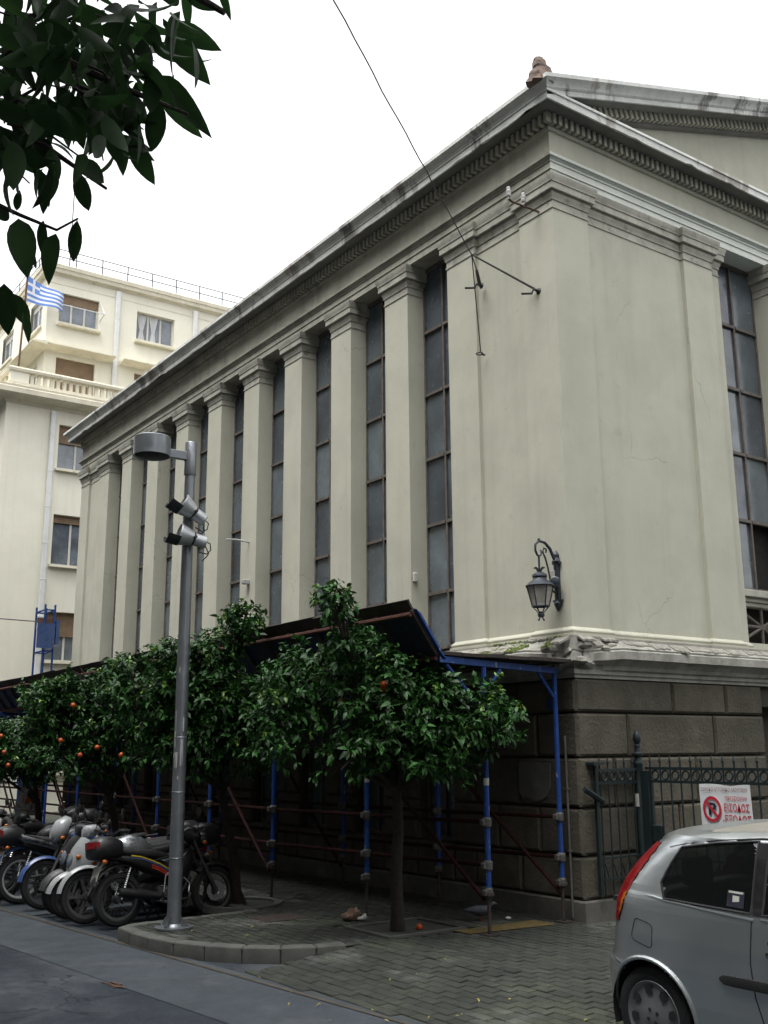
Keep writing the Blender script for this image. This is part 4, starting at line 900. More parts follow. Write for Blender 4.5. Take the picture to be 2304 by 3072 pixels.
# no-parking sign on the fence
sg = thing('parking_sign', 'white no parking sign with red Greek lettering tied to the iron fence', 'sign', (FX-.04, -1.28, 1.2))
sy0, sz1, sw, shh = -.955, 1.412, .635, .50
sb_ = MB(); nn = 8
top = []
for k in range(nn+1): top.append((k/nn, -.012*math.exp(-((k/nn-.62)/.12)**2)+.004*sin(k)))
def sp_(u, v): return V((FX-.045+.006*sin(u*3+1), sy0-u*sw, sz1-v*shh))
poly = [(u, -d/shh*1) for u, d in top]+[(1.02, 1), (-.01+.02, 1)]
sb_.prism(poly, lambda u, v: sp_(u, v), lambda u, v: sp_(u, v)+V((.004, 0, 0))); sb_.build('sign_board', 'sign_white', sg)
def text(s, u, v, h, mat, wd=None, shear=0, bold=0):
    cu = bpy.data.curves.new('lettering', 'FONT'); cu.body = s; cu.size = 1; cu.shear = shear; cu.offset = bold; cu.extrude = 0.0
    o = bpy.data.objects.new('lettering', cu); COL.objects.link(o)
    dg = bpy.context.evaluated_depsgraph_get(); me = bpy.data.meshes.new_from_object(o.evaluated_get(dg)); bpy.data.objects.remove(o)
    xs = [q.co.x for q in me.vertices]; yz = [q.co.y for q in me.vertices]
    sx = (wd/(max(xs)-min(xs))) if wd else h/(max(yz)-min(yz)); sy = h/(max(yz)-min(yz)); x0, y0 = min(xs), min(yz)
    O = ORG[sg]
    for q in me.vertices: q.co = V((FX-.053, sy0-u*sw-(q.co.x-x0)*sx, sz1-v*shh+(q.co.y-y0)*sy))-O
    me.materials.clear(); me.materials.append(m[mat]); ob = bpy.data.objects.new('lettering', me); COL.objects.link(ob); ob.parent = sg
text('ΕΘΝΙΚΟ ΙΣΤΟΡΙΚΟ ΜΟΥΣΕΙΟ', .045, .135, .036, 'sign_maroon', .575, .25)
text('ΠΡΟΣΟΧΗ!', .51, .315, .044, 'sign_red', .265, 0, .008)
text('ΕΙΣΟΔΟΣ', .485, .535, .082, 'sign_red', .305, 0, .014)
text('-ΕΞΟΔΟΣ', .445, .765, .082, 'sign_red', .345, 0, .014)
text('ΟΧΗΜΑΤΩΝ ΜΟΥΣΕΙΟΥ', .06, .955, .045, 'sign_maroon', .56, 0, .0)
cy_, cz_ = sy0-.245*sw, sz1-.50*shh
rgm = MB(); 
for r1, r2 in ((.088, .116),):
    L1 = [(FX-.053, cy_-r1*cos(t), cz_+r1*sin(t)*1.12) for t in [k*pi/16 for k in range(32)]]; L2 = [(FX-.053, cy_-r2*cos(t), cz_+r2*sin(t)*1.12) for t in [k*pi/16 for k in range(32)]]
    rgm.loft([L1, L2], cap=False)
rgm.build('red_circle', 'sign_red', sg)
d1, d2 = V((0, .066, .072)), V((0, -.066, -.072)); nn_ = V((0, .010, -.010))
MB().face(*[V((FX-.0555, cy_, cz_))+q for q in (d1+nn_, d2+nn_, d2-nn_, d1-nn_)]).build('red_slash', 'sign_red', sg)
text('P', .175, .62, .125, 'sign_black', .10, 0, .03)
# ------------------------------------------------------------------ silver hatchback
def lerpt(T, x):
    if x <= T[0][0]: return T[0][1]
    for (a, b), (c, d) in zip(T, T[1:]):
        if x <= c: return b+(d-b)*(x-a)/(c-a)
    return T[-1][1]
car = thing('silver_car', 'silver hatchback car parked at the right edge with its rear towards the museum', 'car', (0, 0, 0)); ORG[car] = V((0, 0, 0))
REAR = [(.18, -.54), (.24, -.60), (.32, -.635), (.50, -.635), (.56, -.62), (.585, -.59), (.62, -.575), (.80, -.535), (.92, -.515), (1.04, -.455), (1.16, -.35), (1.27, -.225), (1.32, -.15), (1.36, -.02), (1.40, .16)]
FRONT = [(.18, 2.98), (.3, 3.12), (.5, 3.14), (.62, 3.08), (.75, 2.85), (.9, 2.3), (.95, 2.1), (1.1, 1.85), (1.25, 1.55), (1.36, 1.25), (1.40, 1.0)]
HW = [(.18, .76), (.26, .795), (.4, .812), (.6, .824), (.75, .822), (.9, .808), (.955, .80), (.985, .79), (1.0, .782), (1.1, .752), (1.25, .702), (1.34, .660), (1.37, .635), (1.40, .59)]
def beltz(f): return lerpt([(-.6, 1.01), (-.03, .998), (.15, .978), (.777, .938), (2.2, .90)], f)
WZ = [.18+.02*i for i in range(62)]
WZ = [z for z in WZ if z < 1.401]
def surf(z, t):
    """t in [0,1] rear centre -> side -> front centre, left half (+y)"""
    ra, fa, w = lerpt(REAR, z), lerpt(FRONT, z), lerpt(HW, z)
    if z > 1.33: w2 = w
    a, b = .62, .55
    a = min(a, (fa-ra)*.4); 
    n = 2.6
    if t < .18: u = t/.18; th = u*pi/2; return V((ra+a*(1-max(0, cos(th))**(2/n)), w*max(0, sin(th))**(2/n), z))
    if t > .86: u = (1-t)/.14; th = u*pi/2; return V((fa-a*(1-max(0, cos(th))**(2/n)), w*max(0, sin(th))**(2/n), z))
    u = (t-.18)/.68; return V((ra+a+(fa-ra-2*a)*u, w, z))
TT = [.18*(i/56) for i in range(56)]+[.18+.68*i/110 for i in range(110)]+[.86+.14*i/16 for i in range(17)]
QW = [(.012, .962), (.0, 1.055), (.085, 1.17), (.19, 1.283), (.45, 1.318), (.81, 1.356), (.80, .945), (.4, .962)]   # rear quarter window
DW = [(.87, .935), (.88, 1.357), (1.15, 1.352), (1.45, 1.20), (1.78, .95)]
QW = [(.16, .981), (.126, 1.069), (.185, 1.18), (.251, 1.277), (.5, 1.315), (.79, 1.342), (.785, .963), (.44, .972)]
DW = [(.86, .962), (.87, 1.345), (1.02, 1.345), (1.40, 1.20), (1.85, .955)]
def inpoly(p, poly):
    c = False; n = len(poly)
    for i in range(n):
        (x1, y1), (x2, y2) = poly[i], poly[(i+1) % n]
        if (y1 > p[1]) != (y2 > p[1]) and p[0] < (x2-x1)*(p[1]-y1)/(y2-y1)+x1: c = not c
    return c
def nearest(p, poly):
    best = (9, None)
    for i in range(len(poly)):
        a, b = V((*poly[i], 0)), V((*poly[(i+1) % len(poly)], 0)); q = V((*p, 0)); d = b-a
        t = max(0, min(1, (q-a).dot(d)/d.dot(d))); r = a+d*t; e = (q-r).length
        if e < best[0]: best = (e, (r.x, r.y))
    return best
ARC = (0.0, .285, .325); ARCF = (2.46, .285, .325)
circ = lambda c: [(c[0]+c[2]*cos(t), c[1]+c[2]*sin(t)) for t in [k*2*pi/40 for k in range(40)]]
holes = [QW, DW, circ(ARC), circ(ARCF)]
RWZ = (.97, 1.30)
TLIM = [(.79, -.27), (.84, -.245), (.91, -.205), (1.05, -.135), (1.15, -.065), (1.285, .025)]
def tailreg(p):   # tail light region on the rear corner
    z, f, y = p.z, p.x, p.y
    if not (.79 < z < 1.285) or y < .40: return False
    lim = lerpt(TLIM, z)
    return f < lim and y > lerpt([(.79, .62), (.9, .50), (1.28, .42)], z)
groups = {'body': [], 'glass': [], 'tail': [], 'tail2': []}
grid = []
for z in WZ:
    row = []
    for t in TT:
        p = surf(z, t); q = (p.x, p.z)
        for h in holes:
            if .18 <= t <= .86 or h is holes[2] or h is QW:
                d, r = nearest(q, h)
                if d < .0125 and p.y > .35: p = V((r[0], p.y, r[1])); break
        lm_ = lerpt(TLIM, z)
        if t < .18 and p.y > .42 and .78 < z < 1.29 and abs(p.x-lm_) < .009: p = V((lm_, p.y, p.z))
        row.append(p)
    grid.append(row)
for sgn in (1, -1):
    for nm in ('body', 'glass', 'tail', 'tail2'): pass
GB = {k: MB() for k in ('body', 'glass', 'tail1', 'tail-1', 'tail21', 'tail2-1')}
idm = {}
for i in range(len(WZ)-1):
    for j in range(len(TT)-1):
        q = [grid[i][j], grid[i][j+1], grid[i+1][j+1], grid[i+1][j]]; c = sum(q, V((0, 0, 0)))/4; cc = (c.x, c.z)
        if c.y > .35 and (inpoly(cc, holes[2]) or inpoly(cc, holes[3])): continue
        if c.y > .35 and (inpoly(cc, QW) or inpoly(cc, DW)): k = 'glass'
        elif (TT[j] < .09 and RWZ[0] < c.z < RWZ[1] and c.y < .52) or (TT[j] > .9 and .97 < c.z < 1.34): k = 'glass'
        elif tailreg(c): k = 'tail2' if (c.x > -.5 and .86 < c.z < .98 and c.x > lerpt([(.86, -.26), (.98, -.20)], c.z)) else 'tail'
        else: k = 'body'
        for s in (1, -1):
            GB[k+str(s) if k[0] == 't' else k].face(*[V((p.x, p.y*s, p.z)) for p in (q if s == 1 else q[::-1])])
# roof cap
last = grid[-1]; cen = V((.55, 0, 1.40))
prev = last
for k, (sc_, dz) in enumerate(((.965, .006), (.9, .012), (.78, .018), (.6, .023), (.35, .026), (.02, .027))):
    nxt = [V((cen.x+(p.x-cen.x)*sc_, p.y*sc_, 1.40+dz)) for p in last]
    for j in range(len(TT)-1):
        for s in (1, -1): GB['body' if k < 2 else 'roof'].face(*[V((p.x, p.y*s, p.z)) for p in ((prev[j], prev[j+1], nxt[j+1], nxt[j]) if s == 1 else (nxt[j], nxt[j+1], prev[j+1], prev[j]))])
    if k == 1: GB['roof'] = MB()
    prev = nxt
for nm_ in ('body', 'roof'):       # roof drops gently towards the tail
    for q in GB[nm_].v:
        if q.z > 1.34: q.z = 1.34+(q.z-1.34)*lerpt([(.1, .08), (.3, .2), (.6, .5), (1.2, 1)], q.x)
GB['body'].build('body', 'car_paint', car, smooth=50)
GB['roof'].build('roof', 'roof_beige', car, smooth=50)
GB['glass'].build('window_glass', 'car_glass', car, smooth=50)
for s in (1, -1):
    for nm_, on_, mt_ in (('tail', 'tail_light', 'red_plastic'), ('tail2', 'turn_lens', 'amber')):
        g_ = GB[nm_+str(s)]
        if g_.v:
            g_.v = [V((q.x-.006, q.y*1.008, q.z)) for q in g_.v]; g_.build(on_, mt_, car, smooth=50)
def sidept(f, z, o=.0):
    w = lerpt(HW, z); ra = lerpt(REAR, z); a = .62; n = 2.6
    if f < ra+a:
        q = min(1, (ra+a-f)/a); w = w*max(0, 1-q**n)**(1/n)
    return V((f, w+o, z))
def strip(poly, r, mat, name, closed=True, o=.002, par=None):
    for s in (-1, 1):
        P = []
        for i in range(len(poly) if closed else len(poly)-1):
            a, b = V((*poly[i], 0)), V((*poly[(i+1) % len(poly)], 0))
            nseg = max(1, int((b-a).length/.05))
            for k in range(nseg): c = a.lerp(b, k/nseg); P.append(sidept(c.x, c.y, o))
        if not closed: P.append(sidept(*poly[-1], o))
        MB().tube([V((p.x, p.y*s, p.z)) for p in P], r, 6, closed=closed).build(name, mat, par or car, smooth=True)
strip(QW, .008, 'black_matte', 'window_seal'); strip(DW, .008, 'black_matte', 'window_seal')
for s in (-1, 1):      # black pillar between the side windows, arch lips, inner arches
    b = MB(); L = []
    for z in [.955+.02*k for k in range(20)]: L.append([V((f, (sidept(f, z, .003)).y*s, z)) for f in (.795, .86)])
    b.loft(L, cap=False, close=False); b.build('door_pillar', 'black', car)
    for c in (ARC, ARCF):
        MB().tube([(lambda p: V((p.x, p.y*s, p.z)))(sidept(c[0]+(c[2]+.012)*cos(t), c[1]+(c[2]+.012)*sin(t), .0)) for t in [-.32+k*(pi+.64)/24 for k in range(25)]], .014, 6).build('arch_lip', 'car_paint', car, smooth=True)
        b = MB(); b.loft([[V((c[0]+r*cos(t), s*y, c[1]+r*sin(t))) for t in [-.3+k*(pi+.6)/16 for k in range(17)]] for r, y in ((.33, .79), (.33, .45))], cap=False, close=False); b.face(*[V((c[0]+.33*cos(t), s*.45, c[1]+.33*sin(t))) for t in [k*pi/8 for k in range(16)]]); b.build('wheel_arch', 'black_matte', car, smooth=True)
# shoulder crease, seams, fuel flap, rubbing strip, handle
def seam(poly, closed=False, r=.0045): strip(poly, r, 'black_matte', 'panel_seam', closed, -.001)
seam([(.787, .925), (.765, .70), (.775, .52), (.82, .34), (.90, .22)])
def rrect(pts, r=.03):
    out = []; n = len(pts)
    for i in range(n):
        a, b, c = V((*pts[i-1], 0)), V((*pts[i], 0)), V((*pts[(i+1) % n], 0))
        p, q = b+(a-b).normalized()*r, b+(c-b).normalized()*r
        for k in range(4): t = k/3; w_ = p*(1-t)**2+b*2*t*(1-t)+q*t*t; out.append((w_.x, w_.y))
    return out
strip(rrect([(-.075, .848), (.072, .822), (.058, .683), (-.115, .722)]), .004, 'black_matte', 'fuel_flap', True, -.001)
seam([(-.43, .595), (-.33, .575), (-.22, .552), (-.19, .53)])
CL = []
for f, z in [(-.03, .995), (.02, .996), (.08, .992), (.16, .982), (.3, .975), (.6, .953), (.80, .942)]:
    CL.append(sidept(f, z-.012))
for s in (-1, 1):
    MB().tube([V((p.x, s*(p.y-.005), p.z)) for p in CL], [.002, .007, .010, .011, .011, .011, .011], 8).build('shoulder_crease', 'car_paint', car, smooth=True)
    MB().tube([(lambda p: V((p.x, s*(p.y-.004), p.z)))(sidept(f, lerpt([(.85, .94), (2.0, .905)], f))) for f in [.85+.1*k for k in range(12)]], .011, 8).build('shoulder_crease', 'car_paint', car, smooth=True)
    b = MB(); 
    L = [[V((f, s*(lerpt(HW, .59)+dy), .59+dz)) for dy, dz in ((-.01, -.032*e), (.014*e, -.028*e), (.018*e, 0), (.014*e, .028*e), (-.01, .032*e))] for f, e in ((.545, .3), (.58, .9), (.64, 1), (1.0, 1), (1.6, 1), (1.9, .7))]
    b.loft(L); b.build('rubbing_strip', 'black_matte', car, smooth=True)
    b = MB(); b.loft([[V((f, s*(lerpt(HW, .82)+dy), .825+dz)) for dy, dz in ((0, -.03*e), (.022, -.02*e), (.022, .02*e), (0, .03*e))] for f, e in ((.90, .5), (.93, 1), (1.05, 1), (1.09, .6))]); b.build('door_handle', 'black', car, smooth=True)
    MB().lathe([(.016, 0), (.016, .006), (.011, .008), (.001, .004)], (.885, s*(lerpt(HW, .76)-.001), .762), 12, (0, s, 0)).build('door_lock', 'engine', car, smooth=True)
    b = MB(); b.tube([(lambda p_: V((p_.x, s*(p_.y-.002), p_.z)))(sidept(f, z)) for f, z in ((.14, 1.268), (.25, 1.293), (.5, 1.33), (.8, 1.356), (1.1, 1.362))], .005, 6); b.build('gutter_seam', 'black_matte', car)
    b = MB(); b.loft([[V((x, s*(.78+dy), z)) for dy, z in ((0, .95), (.14, .97), (.15, 1.05), (0, 1.06))] for x in (1.60, 1.70)]); b.build('door_mirror', 'black', car, bevel=.02)
    MB().box(3.0, 3.09, s*.45 if s > 0 else -.72, .72 if s > 0 else -.45, .55, .68).build('headlight', 'house_glass', car, bevel=.03)
# wheels
def carwheel(cx_, s):
    y1, y0 = s*.80, s*.62
    w_ = MB(); w_.lathe([(.18, -.085), (.245, -.09), (.275, -.08), (.285, -.05), (.286, .05), (.275, .08), (.245, .092), (.205, .09), (.18, .075)], (cx_, s*.705, .285), 36, (0, s, 0))
    W_ = w_.build('wheel', 'rubber', car, smooth=35)
    h = MB(); h.lathe([(.205, .084), (.198, .092), (.188, .085), (.175, .075), (.06, .088), (.045, .094), (.001, .094)], (cx_, s*.705, .285), 36, (0, s, 0)); h.build('hubcap', 'hub', W_, smooth=35)
    d = MB()
    for k in range(8):
        a = k*pi/4+.2; R = Matrix.Translation((cx_, s*.705, .285)) @ Matrix.Rotation(a*s, 4, 'Y')
        poly = [(.115, -.020), (.14, -.034), (.172, -.030), (.178, 0), (.168, .026), (.13, .018)]
        i0 = len(d.v); d.face(*[V((r, s*(.0905-.055*(r-.09)), q)) for r, q in poly]); d.xf(R, i0)
    d.build('vent_slot', 'black_matte', W_)
    d = MB()
    for k in range(4):
        a = k*pi/2+.5; d.lathe([(.011, .091), (.011, .0975), (.001, .098)], (cx_+.04*cos(a), s*.705, .285+.04*sin(a)), 8, (0, s, 0))
    for q in d.v: pass
    d.build('wheel_bolt', 'black_matte', W_)
for cx_ in (0, 2.46):
    for s in (-1, 1): carwheel(cx_, s)
MB().box(-.45, 2.7, -.66, .66, .2, .42).build('floor_pan', 'black_matte', car)
# interior
for s in (-1, 1):
    b = MB(); b.loft([[(x+.1*k, s*.33+w_*a, z) for a, x in ((-1, 0), (1, 0), (1, .12), (-1, .12))] for k, (z, w_) in enumerate(((.45, .24), (.8, .25), (1.05, .2)))]); b.xf(Matrix.Translation((1.0, 0, 0)) @ Matrix.Rotation(-.0, 4, 'Y'))
    for q in range(len(b.v)): b.v[q] = V((b.v[q].x-.35*(b.v[q].z-.45), b.v[q].y, b.v[q].z))
    b.build('front_seat', 'black_matte', car, bevel=.04, smooth=True, bseg=2)
    b = MB(); b.box(.80, .90, s*.33-.12, s*.33+.12, 1.06, 1.24); b.build('headrest', 'black_matte', car, bevel=.04, smooth=True, bseg=2)
    b = MB(); b.box(.02, .10, s*.33-.13, s*.33+.13, 1.0, 1.17); b.build('headrest', 'black_matte', car, bevel=.035, smooth=True, bseg=2)
b = MB(); b.box(.0, .16, -.62, .62, .5, 1.0); b.build('rear_seat', 'black_matte', car, bevel=.05, smooth=True, bseg=2)
MB().box(-.38, .0, -.66, .66, .90, .93).build('parcel_shelf', 'black_matte', car)
MB().box(1.75, 2.1, -.7, .7, .6, .93).build('dashboard', 'black_matte', car, bevel=.04)
b = MB(); b.tube([(1.5, -.33+.17*cos(t), .88+.17*sin(t)) for t in [k*pi/8 for k in range(16)]], .015, 6, closed=True); b.build('steering_wheel', 'black', car)
st = MB()
P0 = sidept(.60, 1.06, -.004); st.face(*[V((f, -sidept(f, z, .004).y, z)) for f, z in ((.617, .988), (.734, .983), (.734, 1.070), (.617, 1.074))]); st.build('window_sticker', 'sign_black', car)
st = MB(); st.face(*[V((f, -sidept(f, z, .006).y, z)) for f, z in ((.655, 1.008), (.70, 1.006), (.70, 1.045), (.655, 1.047))]); st.build('window_sticker', 'paper', car)
st = MB(); st.face(*[V((f, -sidept(f, z, .006).y, z)) for f, z in ((.627, 1.060), (.725, 1.057), (.725, 1.068), (.627, 1.071))]); st.build('window_sticker', 'paper', car)
MB().box(-.655, -.635, -.26, .26, .64, .75).build('number_plate', 'plate', car)
# place: local +x (forward) -> world -Y ; right side (local -y) faces -X (street)
car.location = (-2.40, -3.68, -.062); car.rotation_euler = (radians(2.2), 0, radians(-90))
# ------------------------------------------------------------------ motorbikes
def sect(x, zc, hw, hh, n=2.4, k=14, yc=0):
    out = []
    for i in range(k):
        t = 2*pi*i/k; c, s = cos(t), sin(t)
        out.append(V((x, yc+hw*(abs(c)**(2/n))*(1 if c > 0 else -1), zc+hh*(abs(s)**(2/n))*(1 if s > 0 else -1))))
    return out
def blob(S, name, mat, par, n=2.4, yc=0): return MB().loft([sect(*s, n=n, yc=yc) for s in S]).build(name, mat, par, smooth=50)
def wheel(root, x, r, tw, rim='engine', spokes=True, disc=False):
    w_ = MB(); w_.lathe([(r-.075, -tw*.32), (r-.055, -tw*.48), (r-.02, -tw*.42), (r-.002, -tw*.18), (r, 0), (r-.002, tw*.18), (r-.02, tw*.42), (r-.055, tw*.48), (r-.075, tw*.32)], (x, 0, r), 30, (0, 1, 0))
    W_ = w_.build('wheel', 'rubber', root, smooth=40)
    b = MB(); b.lathe([(r-.07, -tw*.36), (r-.095, -tw*.3), (r-.10, 0), (r-.095, tw*.3), (r-.07, tw*.36)], (x, 0, r), 30, (0, 1, 0)); b.build('rim', rim, W_, smooth=40)
    b = MB()
    if spokes:
        for k in range(24):
            a = k*2*pi/24; a2 = a+(.35 if k % 2 else -.35); s = .03 if k % 4 < 2 else -.03
            b.tube([(x+.03*cos(a2), s, r+.03*sin(a2)), (x+(r-.095)*cos(a), 0, r+(r-.095)*sin(a))], .0025, 4)
        b.build('spokes', 'engine', W_)
    else:
        for k in range(5):
            a = k*2*pi/5; b.loft([[(x+rr*cos(a+da), yy_, r+rr*sin(a+da)) for da, yy_ in ((-.9*wd/rr, -.02), (.9*wd/rr, -.02), (.9*wd/rr, .02), (-.9*wd/rr, .02))] for rr, wd in ((.03, .025), (r-.09, .018))])
        b.build('spokes', rim, W_)
    MB().lathe([(.001, -.06), (.04, -.06), (.045, -.03), (.045, .03), (.04, .06), (.001, .06)], (x, 0, r), 14, (0, 1, 0)).build('hub', 'engine', W_, smooth=True)
    if disc: MB().lathe([(.06, -.065), (.115, -.065), (.115, -.060), (.06, -.060)], (x, 0, r), 20, (0, 1, 0)).build('brake_disc', 'chrome', W_)
    return W_
def fender(root, x, r, w, a0, a1, mat, name='fender'):
    b = MB(); L = []
    for k in range(13):
        a = a0+(a1-a0)*k/12
        L.append([V((x+rr*cos(a), y, r+rr*sin(a))) for y, rr in ((-w, r+.005), (-w*.8, r+.03), (0, r+.042), (w*.8, r+.03), (w, r+.005), (w*.75, r+.022), (0, r+.033), (-w*.75, r+.022))])
    b.loft(L); b.build(name, mat, root, smooth=50)
def mirror(root, x, y, z, s):
    b = MB(); b.tube([(x, y, z), (x-.01, y+s*.05, z+.10), (x-.02, y+s*.08, z+.15)], .006, 5); b.lathe([(.001, -.012), (.045, -.01), (.058, 0), (.055, .008), (.001, .01)], (x-.02, y+s*.10, z+.18), 12, (-1, 0, .1)); 
    for i in range(len(b.v)): pass
    b.build('mirror', 'black', root, smooth=True)
def topbox(root, x, z, mat='black', refl=True, sc=1.0):
    b = blob([(x+.20*sc, z+.13*sc, .08*sc, .06*sc), (x+.185*sc, z+.13*sc, .17*sc, .11*sc), (x+.05*sc, z+.15*sc, .205*sc, .145*sc), (x-.10*sc, z+.15*sc, .205*sc, .145*sc), (x-.185*sc, z+.13*sc, .18*sc, .115*sc), (x-.215*sc, z+.12*sc, .10*sc, .07*sc)], 'top_box', mat, root, n=3.2)
    MB().tube([(x-.21*sc+.03*abs(sin(t))*0+.21*sc*(1-cos(t)), .212*sc*sin(t), z+.12*sc) for t in [-1.3+.26*k for k in range(11)]], .006, 5).build('lid_seam', 'black_matte', b)
    if refl:
        q = MB(); q.loft([[V((x-.238*sc+.16*sc*(1-cos(t)), .222*sc*sin(t), zz)) for t in [-1.15+.23*k for k in range(11)]] for zz in (z+.145*sc, z+.225*sc)], cap=False, close=False); q.build('box_reflector', 'red_plastic', b, smooth=True)
def place(root, x, y, z, head, lean):
    root.matrix_world = Matrix.Translation((x, y, z)) @ Matrix.Rotation(head, 4, 'Z') @ Matrix.Rotation(lean, 4, 'X')
def motorcycle(label, tank='black', side='black', ff='black', rf='black', rim='engine', spokes=True, box=None, wb=1.24, r=.30, muffler='chrome', under=False, naked=True, fairing=None, seatmat='black_matte', plate=True, stripes=False, leg=False, group='motorbikes parked in a row at the kerb', name='motorbike', dirt=False):
    R = thing(name, label, 'motorbike', (0, 0, 0), group); ORG[R] = V((0, 0, 0))
    fx, rx = wb/2, -wb/2; tw = .10
    wheel(R, fx, r, .085, rim, spokes, True); wheel(R, rx, r, .11, rim, spokes)
    hs = V((fx-.27, 0, .86))                       # steering head
    for s in (-1, 1):
        MB().tube([(fx, s*.085, r), (fx-.17, s*.085, r+.34), (hs.x-.01, s*.085, hs.z+.02)], [.022, .022, .018], 8).build('fork_leg', 'engine', R, smooth=True)
        MB().tube([(rx, s*.10, r), (rx+.10, s*.12, r+.33)], .012, 6).build('shock', 'chrome', R)
        b = MB(); 
        for k in range(9): b.lathe([(.026, -.006), (.03, 0), (.026, .006)], V((rx, s*.10, r)).lerp(V((rx+.10, s*.12, r+.33)), .3+.07*k), 10, (.1, s*.02, .33))
        b.build('shock_spring', 'chrome', R)
        b = MB(); b.tube([(rx, s*.085, r), (rx+.45, s*.09, r+.03)], .02, 6); b.build('swingarm', 'engine', R)
        b = MB(); b.tube([(-.05, s*.07, .28), (-.08, s*.19, .27)], .012, 6); b.tube([(-.08, s*.15, .27), (-.08, s*.24, .27)], .016, 6); b.build('footpeg', 'black_matte', R)
    b = MB()
    for s in (-1, 1): b.tube([hs, (.05, s*.10, .72), (-.30, s*.11, .66), (rx-.12, s*.08, .74)], .016, 6); b.tube([hs, (.25, s*.06, .45), (.1, s*.08, .24), (-.15, s*.08, .24)], .016, 6)
    b.build('frame', 'black', R)
    b = MB(); b.box(-.16, .14, -.11, .11, .22, .38)
    for k in range(7): b.box(.0+.02*k*.3, .16+.02*k*.3, -.085, .085, .385+.024*k, .399+.024*k)
    b.box(.02, .15, -.06, .06, .38, .56); b.lathe([(.001, -.145), (.075, -.145), (.085, -.11), (.085, .11), (.075, .145), (.001, .145)], (-.03, 0, .31), 16, (0, 1, 0)); b.build('engine', 'engine', R, bevel=.006)
    b = MB(); b.tube([(.16, -.06, .50), (.25, -.09, .40), (.20, -.13, .24), (-.1, -.15, .22), (rx+.35, -.16, .27)], .019, 8); b.build('exhaust_pipe', 'chrome', R, smooth=True)
    hi = .42 if dirt else .0
    b = MB(); b.lathe([(.02, -.28), (.05, -.25), (.052, .18), (.045, .24), (.03, .25), (.001, .2)], (rx+.18, -.17, .33+hi), 14, (-1, 0, .16 if not dirt else .3)); b.build('silencer', muffler, R, smooth=35)
    if under:
        blob([(.32, .70, .05, .10), (.25, .60, .09, .16), (.12, .52, .10, .14), (.0, .55, .10, .10), (-.12, .62, .10, .08)], 'leg_shield', tank, R)
        blob([(hs.x+.10, .90, .06, .06), (hs.x+.04, .93, .12, .10), (hs.x-.06, .95, .10, .09), (hs.x-.12, .95, .05, .05)], 'handlebar_cowl', tank, R)
    else:
        blob([(.34, .80, .05, .05), (.30, .80, .12, .10), (.15, .83, .155, .13), (-.02, .81, .13, .11), (-.13, .77, .09, .07), (-.16, .76, .04, .04)], 'fuel_tank', tank, R)
        MB().lathe([(.035, 0), (.035, .012), (.001, .014)], (.17, 0, .955), 12).build('fuel_cap', 'chrome', R)
    blob([(.0 if under else -.10, .72, .06, .03), (-.16, .745, .11, .05), (-.33, .765, .13, .055), (-.55, .80, .12, .05), (rx-.02, .82, .10, .04), (rx-.08, .82, .05, .02)], 'seat', seatmat, R, n=2.8)
    pnl = blob([(.02, .50, .08, .06), (-.12, .58, .125, .09), (-.35, .66, .135, .075), (rx+.08, .72, .11, .05), (rx-.12, .76, .05, .03)], 'side_cover', side, R, n=2.6)
    if stripes:
        for (o, mt_) in ((0, 'yellow'), (.022, 'blue_paint'), (.048, 'red_stripe'), (.074, 'red_stripe')):
            b = MB()
            for s in (-1, 1):
                pts_ = [(.04, .50), (-.05, .535), (-.15, .59), (-.25, .632), (-.38, .68), (-.5, .70)][:(4 if mt_ == 'red_stripe' else 6)]
                b.loft([[V((x, s*(.132+.012*(x < -.1)-.02*max(0, (x+.05)*5)), z+.05-o+dz)) for dz in (-.007, .007)] for x, z in pts_], cap=False, close=False)
            b.build('stripe_decal', mt_, pnl)
        b = MB(); b.tube([(-.12, -.17, .33), (-.10, -.18, .50), (-.06, -.19, .54)], .010, 6); b.build('kick_lever', 'chrome', R)
    if leg: pass
    fender(R, fx, r, .062, .15, 2.3, ff, 'front_fender'); fender(R, rx, r+.03, .075, .9, 2.75, rf, 'rear_fender')
    b = MB(); b.tube([(hs.x-.10, -.36, .98), (hs.x-.03, -.26, 1.00), (hs.x, -.1, .965), (hs.x, .1, .965), (hs.x-.03, .26, 1.00), (hs.x-.10, .36, .98)], .012, 7); b.build('handlebar', 'black', R)
    for s in (-1, 1):
        MB().tube([(hs.x-.065, s*.29, .995), (hs.x-.115, s*.385, .975)], .018, 8).build('grip', 'rubber', R); MB().tube([(hs.x-.01, s*.28, 1.0), (hs.x-.04, s*.40, .985)], .006, 5).build('brake_lever', 'chrome', R)
        mirror(R, hs.x-.03, s*.22, 1.0, s)
        for xx, zz in ((hs.x+.1, .84), (rx-.22, .70)): 
            MB().sphere((xx, s*.15, zz), .026, 8, 6, (1.2, 1, 1)).build('indicator', 'amber', R, smooth=True); 
    if fairing: blob([(hs.x+.20, .90, .05, .06), (hs.x+.13, .93, .13, .13), (hs.x+.02, .98, .14, .14), (hs.x-.04, 1.02, .09, .08)], 'headlight_cowl', fairing, R)
    H = MB(); H.lathe([(.001, -.07), (.06, -.06), (.085, -.01), (.088, .03)], (hs.x+.13, 0, .88), 16, (1, 0, 0)); H = H.build('headlight', 'black' if not fairing else fairing, R, smooth=True); MB().lathe([(.086, .03), (.06, .045), (.001, .05)], (hs.x+.13, 0, .88), 16, (1, 0, 0)).build('lens', 'lamp_glass', H, smooth=True)
    blob([(rx-.13, .75, .06, .035), (rx-.19, .74, .075, .042), (rx-.23, .735, .05, .03)], 'tail_light', 'red_plastic', R)
